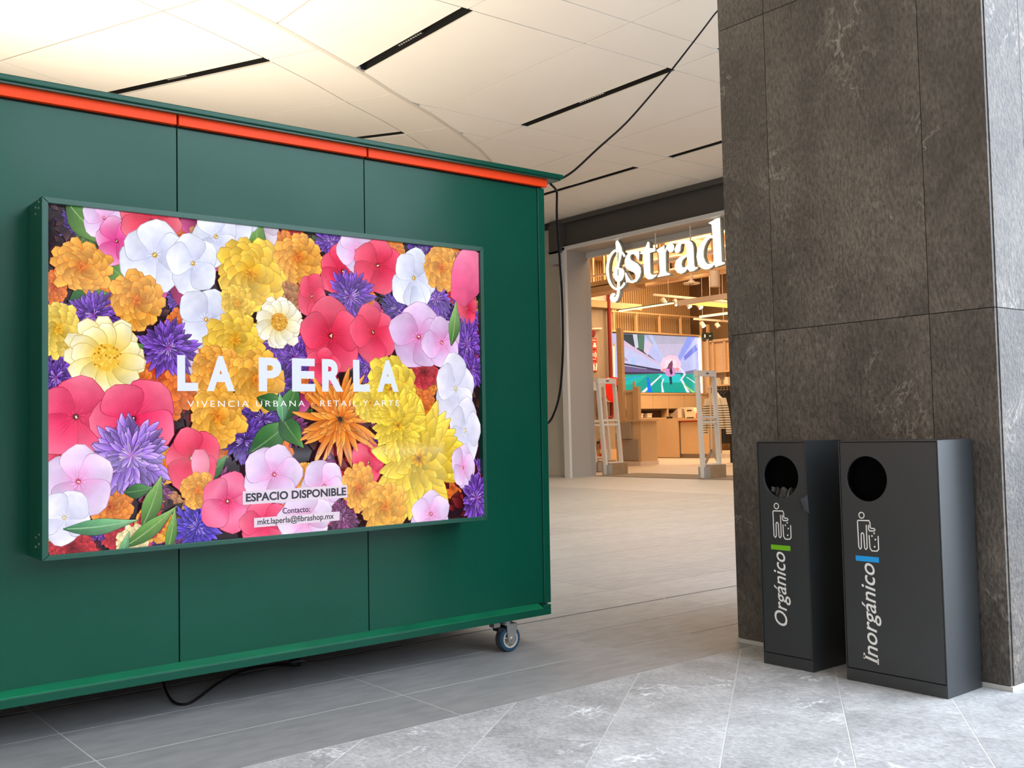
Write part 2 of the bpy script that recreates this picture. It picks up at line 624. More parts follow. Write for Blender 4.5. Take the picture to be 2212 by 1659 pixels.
# ------------------------------------------------------------------ ceiling
ZC = 5.2
ceiling = tag(MB().box(-6, 14.0, 1.6, 30, 8.2, 8.35).build('ceiling', M['plenum']), kind='structure')
box('sky_shading_soffit', M['ceil'], -6, 3.0, -9, 1.6, ZC, ZC + 0.2, ceiling)  # unseen soffit, extended to keep sky light off the kiosk
CURVE = [(-6, 6.5), (0, 7.95), (1.0, 8.2), (2.45, 8.68), (3.4, 9.02), (4.05, 9.27), (4.69, 9.54), (5.385, 9.885), (6.167, 10.284), (6.87, 10.70), (7.71, 11.14),
         (8.43, 11.575), (9.22, 12.10), (9.81, 12.57), (10.6, 13.3), (11.5, 14.25), (12.6, 15.7), (14.0, 17.6)]


def gy(x):
    for (x0, y0), (x1, y1) in zip(CURVE, CURVE[1:]):
        if x <= x1:
            return y0 + (y1 - y0) * (x - x0) / (x1 - x0)
    return CURVE[-1][1]


CX = [-6, -3.0, -1.5, 0.05, 1.6, 3.15, 4.70, 6.08, 7.655, 9.07, 10.64, 12.05, 13.80]
CY = [1.6, 1.84, 4.61, 7.38, 8.10, 10.87, 11.59, 14.36, 15.08, 17.8]
SLOTS = ((6.08, 8.10), (9.07, 4.61), (9.07, 8.10), (12.05, 8.10), (12.05, 11.59))


def slot_at(x, y0):
    return any(abs(x - a) < 0.01 and abs(y0 - b) < 0.01 for a, b in SLOTS)


for i in range(len(CX) - 1):
    for j in range(len(CY) - 1):
        x0, x1, y0, y1 = CX[i], CX[i + 1], CY[j], CY[j + 1]
        gl = 0.08 if slot_at(x0, y0) else 0.009
        gr = 0.08 if slot_at(x1, y0) else 0.009
        xa, xb = x0 + gl, x1 - gr
        ya, yb = y0 + 0.009, y1 - 0.009
        n = 12
        top, bot = [], []
        for k in range(n + 1):
            x = xa + (xb - xa) * k / n
            g = gy(x) - 0.02
            if g > ya + 0.01:
                top.append((x, min(yb, g)))
                bot.append((x, ya))
        if len(top) < 2:
            continue
        poly = bot + top[::-1]
        MB().prism(poly, lambda p: (p[0], p[1], ZC), lambda p: (p[0], p[1], ZC + 0.03)).build('ceiling_panel', M['ceil'], ceiling)
# the part beyond the curved joint rises gently away
DV = Vector((-0.168, 0.978, 0.126))
SX = [-5.9, -4.4, -2.9, -1.45, 1.0 - 0.02, 2.45, 3.92, 5.385, 6.87, 8.27, 9.65, 11.0, 12.4, 13.9]
TT = [0.02, 0.965, 4.92, 5.90, 9.8, 10.8, 14.7, 15.7, 20.0]
LSLOT = (5.385, 8.27)
for i in range(len(SX) - 1):
    for j in range(len(TT) - 1):
        wide = j == 1
        xa = SX[i] + (0.08 if wide and SX[i] in LSLOT else 0.010)
        xb = SX[i + 1] - (0.08 if wide and SX[i + 1] in LSLOT else 0.010)
        ta, tb = TT[j] + 0.010, TT[j + 1] - 0.010
        mb = MB()
        n = 5
        vs = []
        for k in range(n + 1):
            x = xa + (xb - xa) * k / n
            B = Vector((x, gy(x), ZC))
            for t in (ta, tb):
                p = B + DV * t
                vs += [p, p + Vector((0, 0, 0.03))]
        fs = []
        for k in range(n):
            a, b = 4 * k, 4 * k + 4
            fs += [(a, a + 2, b + 2, b), (a + 1, b + 1, b + 3, a + 3), (a, b, b + 1, a + 1), (a + 2, a + 3, b + 3, b + 2)]
        fs += [(0, 1, 3, 2), (4 * n, 4 * n + 2, 4 * n + 3, 4 * n + 1)]
        mb.add(vs, fs).build('ceiling_panel', M['ceil'], ceiling)
# curved trim between the two parts
xs = [-6 + 0.25 * k for k in range(0, 75)]
mb = MB()
vs, fs = [], []
for x in xs:
    g = gy(x)
    vs += [(x, g - 0.03, ZC - 0.008), (x, g + 0.03, ZC - 0.008), (x, g + 0.03, ZC + 0.04), (x, g - 0.03, ZC + 0.04)]
for k in range(len(xs) - 1):
    a, b = 4 * k, 4 * k + 4
    for q in range(4):
        fs.append((a + q, a + (q + 1) % 4, b + (q + 1) % 4, b + q))
tag(mb.add(vs, fs).build('trim_1', M['ctrim']), kind='structure')


def slot_light(a, b, label, w=0.155):
    """recessed black slot with a short row of small lamps"""
    a, b = Vector(a), Vector(b)
    mid = (a + b) / 2
    r = empty('slot_light', mid)
    tag(r, label, 'ceiling light', 'black linear slot lights in the ceiling')
    d = (b - a)
    L = d.length / 2
    d.normalize()
    s = Vector((d.y, -d.x, 0)).normalized()
    mb = MB()
    for o, h in ((-w / 2, 0.09), (w / 2, 0.09)):
        mb.bar(-d * L + s * o + Vector((0, 0, 0.065)), d * L + s * o + Vector((0, 0, 0.065)), 0.004, 0.10)
    mb.bar(-d * L + Vector((0, 0, 0.11)), d * L + Vector((0, 0, 0.11)), w, 0.006)
    mb.bar(-d * L + Vector((0, 0, 0.065)) - s * w / 2, -d * L + Vector((0, 0, 0.065)) + s * w / 2, 0.004, 0.10)
    mb.bar(d * L + Vector((0, 0, 0.065)) - s * w / 2, d * L + Vector((0, 0, 0.065)) + s * w / 2, 0.004, 0.10)
    mb.build('housing', M['slotblack'], r)
    hd = MB().bar(-d * 0.24 + Vector((0, 0, 0.045)), d * 0.24 + Vector((0, 0, 0.045)), 0.05, 0.03).build('lamp_head', M['black'], r)
    for k in range(10):
        p = d * (-0.207 + 0.046 * k) + Vector((0, 0, 0.028))
        MB().box(p.x - 0.009, p.x + 0.009, p.y - 0.009, p.y + 0.009, p.z - 0.002, p.z + 0.002).build('led', M['led'], hd)
    l = bpy.data.lights.new('slot_lamp', 'SPOT')
    l.energy = 250
    l.color = (1.0, 0.84, 0.64)
    l.spot_size = R(120)
    l.spot_blend = 0.6
    l.shadow_soft_size = 0.03
    lo = bpy.data.objects.new('slot_lamp', l)
    COL.objects.link(lo)
    lo.parent = r
    lo.location = (0, 0, 0.0)
    return r


slot_light((6.08, 8.10, ZC), (6.08, 10.22, ZC), 'black ceiling slot ending at the curved ceiling joint')
slot_light((9.07, 8.10, ZC), (9.07, 10.87, ZC), 'black ceiling slot crossed by the hanging black cable')
slot_light((9.07, 4.61, ZC), (9.07, 7.38, ZC), 'black ceiling slot running in behind the top of the dark pillar')
slot_light((12.05, 8.10, ZC), (12.05, 10.87, ZC), 'black ceiling slot beside the dark pillar, nearest the shop fascia')
slot_light((12.05, 11.59, ZC), (12.05, 14.36, ZC), 'thin black ceiling slot just right of the kiosk roof corner')
for x, lab in ((5.385, 'black ceiling slot over the left half of the kiosk roof'), (8.27, 'short black ceiling slot peeping above the middle of the kiosk roof')):
    B = Vector((x, gy(x), ZC))
    slot_light(B + DV * 0.97, B + DV * 4.91, lab, 0.148)

# ------------------------------------------------------------------ dark slate pillar
pil = empty('stone_pillar', (4.4, 2.455, 0))
tag(pil, 'square pillar clad in dark brown-grey slate panels behind the two bins', 'pillar')


def pbox(name, m, x0, x1, y0, y1, z0, z1, parent, bevel=0.0):
    return MB().box(x0 - 4.4, x1 - 4.4, y0 - 2.455, y1 - 2.455, z0, z1).build(name, m, parent, bevel=bevel)


PX, PY0, PY1 = 3.78, 1.832, 3.082
core = pbox('core', M['stonejoint'], PX + 0.012, 5.03, PY0 + 0.012, PY1 - 0.012, 0.012, 5.72, pil)
zs = [0.018, 1.408, 2.843, 4.278, 5.713]
for a, b in zip(zs, zs[1:]):
    for y0, y1 in ((PY0, 2.09), (2.09, 2.822), (2.822, PY1)):
        pbox('slate_panel', M['stone'], PX, PX + 0.014, y0 + 0.0015, y1 - 0.0015, a + 0.0015, b - 0.0015, pil)
    for x0, x1 in ((PX + 0.016, 4.07), (4.07, 4.80), (4.80, 5.03)):
        pbox('slate_panel', M['stone'], x0 + 0.0015, x1 - 0.0015, PY0 - 0.002, PY0 + 0.012, a + 0.0015, b - 0.0015, pil)
    for x0, x1 in ((PX + 0.016, 4.30), (4.30, 5.03)):
        pbox('slate_panel', M['stone'], x0 + 0.0015, x1 - 0.0015, PY1 - 0.012, PY1, a + 0.0015, b - 0.0015, pil)
pbox('base_trim', M['sill'], PX - 0.004, 5.034, PY0 - 0.006, PY1 + 0.004, 0.0, 0.017, pil)

# ------------------------------------------------------------------ gallery walls (mostly out of view)
tag(box('wall_left', M['wall'], -6.2, -6, -14, 30, -0.2, 8.35), kind='structure')
tag(box('wall_back', M['wall'], -6, 14.3, 29.8, 30, -0.2, 8.35), kind='structure')

# unseen facade added behind the camera to shape reflections and daylight
fc = empty('reflection_facade', (6.0, -17.0, 0))
tag(fc, 'unseen pale building front added behind the viewer for reflections and daylight', 'building')
MB().box(-14, 16, -0.6, 0.0, 0.0, 5.8).build('wall', M['facade'], fc)
MB().box(-14, 16, 0.0, 0.5, 3.5, 4.1).build('canopy_slab', M['sill'], fc)
for k in range(12):
    x = -13.6 + 2.45 * k
    w_ = MB().box(x, x + 2.0, 0.0, 0.04, 0.15, 3.3).build('shop_window', M['facglass'], fc)
    for z in (1.1, 2.2):
        MB().box(x, x + 2.0, 0.041, 0.07, z, z + 0.05).build('glazing_bar', M['sill'], w_)
    w_ = MB().box(x + 0.2, x + 1.7, 0.0, 0.04, 4.5, 5.4).build('upper_window', M['facglass'], fc)

# ------------------------------------------------------------------ shop front, along Y at X = 13.8
shopw = tag(box('wall_storefront', M['cream'], 14.3, 14.5, 15.62, 30, 0.0, 5.2), kind='structure')
tag(box('wall_storefront_right', M['cream'], 14.3, 14.5, 1.0, 5.0, 0.0, 6.75), kind='structure')
tag(box('wall_storefront_upper', M['plenum'], 14.0, 14.5, 1.0, 30, 5.2, 8.35), kind='structure')
fas = empty('shop_fascia', (13.9, 10.3, 4.62))
tag(fas, 'dark grey fascia beam running above the clothes shop entrance', 'fascia')


def sbox(name, m, x0, x1, y0, y1, z0, z1, par, bevel=0.0):
    L = par.location
    return MB().box(x0 - L.x, x1 - L.x, y0 - L.y, y1 - L.y, z0 - L.z, z1 - L.z).build(name, m, par, bevel=bevel)


sbox('beam_face', M['fascia'], 13.86, 14.3, 4.6, 15.62, 4.63, 5.10, fas)
sbox('top_flange', M['fascia'], 13.74, 14.3, 4.6, 15.70, 5.10, 5.19, fas)
sbox('bottom_flange', M['fascia'], 13.80, 14.3, 4.6, 15.62, 4.60, 4.63, fas)
sbox('end_plate', M['fascia'], 13.70, 13.86, 15.36, 15.70, 4.52, 5.10, fas)
sh = empty('shutter_guide', (13.9, 15.6, 4.30))
tag(sh, 'grey-brown box hanging below the left end of the dark fascia', 'box')
sbox('housing', M['greyframe'], 13.70, 14.25, 15.38, 15.70, 4.30, 4.56, sh)
sbox('lid', M['fascia'], 13.69, 14.25, 15.37, 15.71, 4.56, 4.585, sh)
fr = empty('entrance_frame', (14.0, 12.5, 0))
tag(fr, 'pale aluminium portal frame around the shop entrance', 'door frame')
sbox('front_post', M['whiteframe'], 13.76, 13.82, 15.30, 15.46, 0, 4.62, fr)
sbox('reveal_post', M['greyframe'], 13.82, 14.36, 15.31, 15.40, 0, 4.60, fr)
sbox('shadow_gap', M['darkgap'], 14.36, 14.38, 15.33, 15.40, 0, 4.5, fr)
sbox('inner_post', M['greyframe'], 14.38, 14.52, 15.36, 15.62, 0, 4.60, fr)
sbox('front_header', M['whiteframe'], 13.76, 13.82, 5.0, 15.46, 4.56, 4.63, fr)
sbox('header_soffit', M['greyframe'], 13.82, 14.36, 5.0, 15.40, 4.56, 4.60, fr)
sbox('inner_header', M['whiteframe'], 14.36, 14.46, 5.0, 15.40, 4.45, 4.56, fr)
sbox('right_post', M['whiteframe'], 13.76, 14.46, 5.0, 5.15, 0, 4.62, fr)

# ------------------------------------------------------------------ shop shell
tag(box('floor_shop', M['shopfloor'], 14.4, 28.2, 4.8, 24.4, -0.2, 0.002), kind='structure')
tag(box('ceiling_shop', M['wood2'], 14.45, 28.2, 4.8, 24.4, 6.3, 6.6), kind='structure')
tag(box('wall_shop_left', M['brownwall'], 14.5, 28.2, 24.2, 24.4, 0.0, 6.3), kind='structure')
tag(box('wall_shop_right', M['wood2'], 14.5, 28.2, 4.8, 5.0, 0.0, 6.3), kind='structure')
tag(box('wall_shop_back', M['brownwall'], 28.0, 28.2, 5.0, 24.2, 0.0, 6.3), kind='structure')
tag(box('wall_hose', M['greywood'], 19.4, 21.25, 21.62, 24.2, 0.0, 4.46), kind='structure')
tag(box('baseboard_hose', M['wood'], 19.6, 21.25, 21.58, 21.62, 0.0, 0.34), kind='structure')
tag(box('doormat', M['matting'], 14.42, 15.65, 11.2, 15.3, 0.002, 0.012), 'brown doormat strip across the shop threshold', 'doormat')

# ------------------------------------------------------------------ green kiosk on castors
KX, KY, LEAN = 1.48, 3.66, 0.013
kio = empty('display_kiosk', (KX, KY, 0), (LEAN, 0, 0))
tag(kio, 'large dark green metal kiosk on castors with an orange-red band under its roof', 'kiosk')


def kbox(name, m, x0, x1, y0, y1, z0, z1, par=None, bevel=0.0):
    return MB().box(x0 - KX, x1 - KX, y0, y1, z0, z1).build(name, m, par or kio, bevel=bevel)


KL, KR, KD = -0.18, 3.155, 1.5
seams = [KL, 0.607, 1.390, 2.173, 3.105]


def panel(x0, x1, z0, z1, seed):
    """thin sheet panel, slightly dished so that reflections wander"""
    rng = random.Random(seed)
    n, mz = 14, 14
    ph = [rng.uniform(0, 6) for _ in range(4)]
    vs, fs = [], []
    for j in range(mz + 1):
        for i in range(n + 1):
            u, v = i / n, j / mz
            e = math.sin(math.pi * u) * math.sin(math.pi * v)
            d = 0.0035 * e * (math.sin(5.0 * u + ph[0]) * math.cos(4.0 * v + ph[1]) + 0.6 * math.sin(8 * u * v + ph[2]))
            vs.append((x0 + (x1 - x0) * u - KX, d, z0 + (z1 - z0) * v))
    for j in range(mz):
        for i in range(n):
            a = j * (n + 1) + i
            fs.append((a, a + 1, a + n + 2, a + n + 1))
    base = len(vs)
    vs += [(x - KX, 0.012, z) for x, z in ((x0, z0), (x1, z0), (x1, z1), (x0, z1))]
    fs.append((base, base + 3, base + 2, base + 1))
    c0, c1, c2, c3 = 0, n, (mz + 1) * (n + 1) - 1, mz * (n + 1)
    fs.append(tuple(range(0, n + 1)) + (base + 1, base))
    fs.append(tuple(range(c3, c2 + 1))[::-1] + (base + 3, base + 2))
    fs.append(tuple(range(0, c3 + 1, n + 1))[::-1] + (base, base + 3))
    fs.append(tuple(range(n, c2 + 1, n + 1)) + (base + 2, base + 1))
    return MB().add(vs, fs).build('front_panel', M['green'], kio, smooth=True)


for k in range(4):
    panel(seams[k] + (0.0025 if k else 0), seams[k + 1] - 0.0025, 0.196, 2.122, k + 3)
kbox('inner_shell', M['black'], KL + 0.01, KR - 0.01, 0.014, KD - 0.02, 0.20, 2.165)
kbox('corner_post', M['green'], 3.103, KR - 0.012, -0.008, 0.035, 0.193, 2.124, bevel=0.003)
kbox('side_panel', M['green'], KR - 0.012, KR, 0.036, KD, 0.196, 2.15)
kbox('side_panel', M['green'], KL - 0.0, KL + 0.009, 0.0, KD, 0.196, 2.15)
kbox('back_panel', M['green'], KL + 0.01, KR - 0.013, KD - 0.018, KD, 0.196, 2.15)
bx = [KL, 0.60, 1.385, 2.177, KR - 0.003]
for k in range(4):
    kbox('red_band', M['red'], bx[k] + 0.004, bx[k + 1] - 0.004, -0.024, -0.002, 2.128, 2.166, bevel=0.002)
roof = MB().box(KL - 0.06 - KX, 3.225 - KX, -0.055, KD + 0.05, 2.171, 2.192).build('roof', M['green'], kio, bevel=0.004)
kbox('roof_lip', M['greenframe'], KL - 0.05, 3.215, -0.045, KD + 0.04, 2.164, 2.171)
# base rail: sloping ledge in green lightened for sky light, upright face
MB().prism([(-0.0005, 0.196), (-0.040, 0.1815), (-0.040, 0.1775), (0.03, 0.1775), (0.03, 0.192)],
           lambda p: (KL - KX, p[0], p[1]), lambda p: (3.069 - KX, p[0], p[1])).build('base_ledge', M['greenskylit'], kio)
kbox('base_rail', M['green'], KL, 3.114, -0.041, 0.03, 0.147, 0.177, bevel=0.002)
kbox('rail_corner', M['green'], 3.07, 3.114, -0.041, -0.009, 0.1775, 0.192, bevel=0.002)
kbox('base_rail_side', M['green'], KR - 0.05, KR - 0.002, 0.031, KD, 0.147, 0.195)
kbox('base_rail_side', M['green'], KL + 0.002, KL + 0.05, 0.031, KD, 0.147, 0.195)
kbox('floor_pan', M['black'], KL + 0.05, KR - 0.05, 0.031, KD, 0.17, 0.195)
hs = MB().tube([(KR - KX + 0.004, 0.15, 1.99), (KR - KX + 0.02, 0.15, 1.995), (KR - KX + 0.022, 0.15, 1.97), (KR - KX + 0.004, 0.15, 1.955)], 0.006, 6).build('hasp', M['black'], kio)


def castor(x, y):
    c = MB()
    fork = MB()
    r, w = 0.058, 0.042
    zc = 0.058
    fk = MB()
    fk.box(x - 0.055, x + 0.055, y - 0.035, y + 0.045, 0.139, 0.146)                     # top plate
    fk.lathe([(0.026, 0.122), (0.03, 0.139)], (x, y + 0.005, 0), 'Z', 16)
    for s in (-1, 1):
        yy = y + s * (w / 2 + 0.008)
        poly = [(-0.016, -0.014), (-0.005, -0.022), (0.012, -0.018), (0.02, 0.0), (0.034, 0.066), (-0.028, 0.066), (-0.024, 0.03)]
        fk.prism([(x + 0.006 + p[0], zc + p[1]) for p in poly], lambda p: (p[0], yy - 0.0018, p[1]), lambda p: (p[0], yy + 0.0018, p[1]))
    fork = fk.build('castor_fork', M['steel'], kio)
    MB().box(x - 0.03, x + 0.04, y - 0.03, y + 0.03, 0.122, 0.126).build('fork_crown', M['steel'], fork)
    MB().lathe([(0.009, -0.036), (0.009, 0.036)], (x + 0.006, y, zc), 'Y', 8).build('axle_bolt', M['steel'], fork)
    MB().box(x - 0.062, x - 0.032, y - 0.02, y + 0.02, 0.098, 0.112).build('brake_pad', M['black'], fork)
    MB().box(x - 0.075, x - 0.04, y - 0.006, y + 0.03, 0.114, 0.138).build('brake_lever', M['steel'], fork)
    wh = MB().lathe([(0.040, -w / 2), (r - 0.004, -w / 2), (r, -w / 2 + 0.006), (r, w / 2 - 0.006), (r - 0.004, w / 2), (0.040, w / 2)],
                    (x + 0.006, y, zc), 'Y', 36, caps=False).build('castor_wheel', M['tyre'], kio, smooth=True)
    MB().lathe([(r + 0.0004, -w / 2 + 0.012), (r + 0.0004, w / 2 - 0.005)], (x + 0.006, y, zc), 'Y', 36, caps=False).build('tread', M['tread'], wh, smooth=True)
    rm = MB()
    rm.lathe([(0.034, -w / 2 + 0.0), (0.0405, -w / 2 - 0.001), (0.0405, w / 2), (0.034, w / 2)], (x + 0.006, y, zc), 'Y', 36, caps=False)
    rm.lathe([(0.034, -w / 2), (0.034, w / 2)], (x + 0.006, y, zc), 'Y', 36, caps=False)
    rm.lathe([(0.015, -w / 2), (0.015, w / 2)], (x + 0.006, y, zc), 'Y', 20)
    rm.lathe([(0.034, 0.0), (0.014, 0.0)], (x + 0.006, y, zc), 'Y', 24, caps=False)
    for k in range(5):
        a = 2 * math.pi * k / 5 + 0.4
        rm.bar((x + 0.006 + 0.013 * math.cos(a), y, zc + 0.013 * math.sin(a)), (x + 0.006 + 0.035 * math.cos(a), y, zc + 0.035 * math.sin(a)), 0.005, 0.036, (0, 1, 0))
    rm.build('rim', M['rim'], wh)
    return fork


castor(2.90 - KX, 0.022)
castor(0.1 - KX, 0.022)
castor(2.90 - KX, KD - 0.1)
castor(0.1 - KX, KD - 0.1)

# ------------------------------------------------------------------ lightbox with the flower print
LX0, LX1, LZ0, LZ1, LD = 0.8845, 2.652, 0.6205, 1.780, -0.17
lbx = empty('advertising_lightbox', (KX, KY, 0), (LEAN, 0, 0))
tag(lbx, 'green framed backlit lightbox showing a collage of bright flowers', 'lightbox')


def lb(name, m, x0, x1, y0, y1, z0, z1, par=None, bevel=0.0):
    return MB().box(x0 - KX, x1 - KX, y0, y1, z0, z1).build(name, m, par or lbx, bevel=bevel)


lb('casing', M['greenframe'], LX0 + 0.002, LX1 - 0.002, LD + 0.03, -0.005, LZ0 + 0.002, LZ1 - 0.002)
PX0, PZ0, PW, PH = 0.9042, 0.6374, 1.7307, 1.1235
o0, o1 = (LX0, LZ0, LX1, LZ1), (PX0, PZ0, PX0 + PW, PZ0 + PH)
for q in range(4):                                         # mitred frame rails
    P = [(o0[0], o0[1]), (o0[2], o0[1]), (o0[2], o0[3]), (o0[0], o0[3])]
    I = [(o1[0], o1[1]), (o1[2], o1[1]), (o1[2], o1[3]), (o1[0], o1[3])]
    a, b = q, (q + 1) % 4

    def sh_(p, q_, t):
        return (p[0] + (q_[0] - p[0]) * t, p[1] + (q_[1] - p[1]) * t)
    e = 0.0006
    pa, pb, ib, ia = sh_(P[a], P[b], e), sh_(P[b], P[a], e), sh_(I[b], I[a], e), sh_(I[a], I[b], e)
    MB().prism([pa, pb, ib, ia], lambda p: (p[0] - KX, LD - 0.004, p[1]), lambda p: (p[0] - KX, LD + 0.03, p[1])).build('frame_rail', M['greenframe'], lbx, bevel=0.0012)
for z in (0.66, 0.69, 1.735, 1.755):
    for y in (-0.14, -0.10):
        MB().lathe([(0.004, -0.003), (0.004, 0.0)], (LX0 + 0.001 - KX, y, z + (0.012 if y < -0.12 else 0)), 'X', 8).build('screw', M['steel'], lbx)

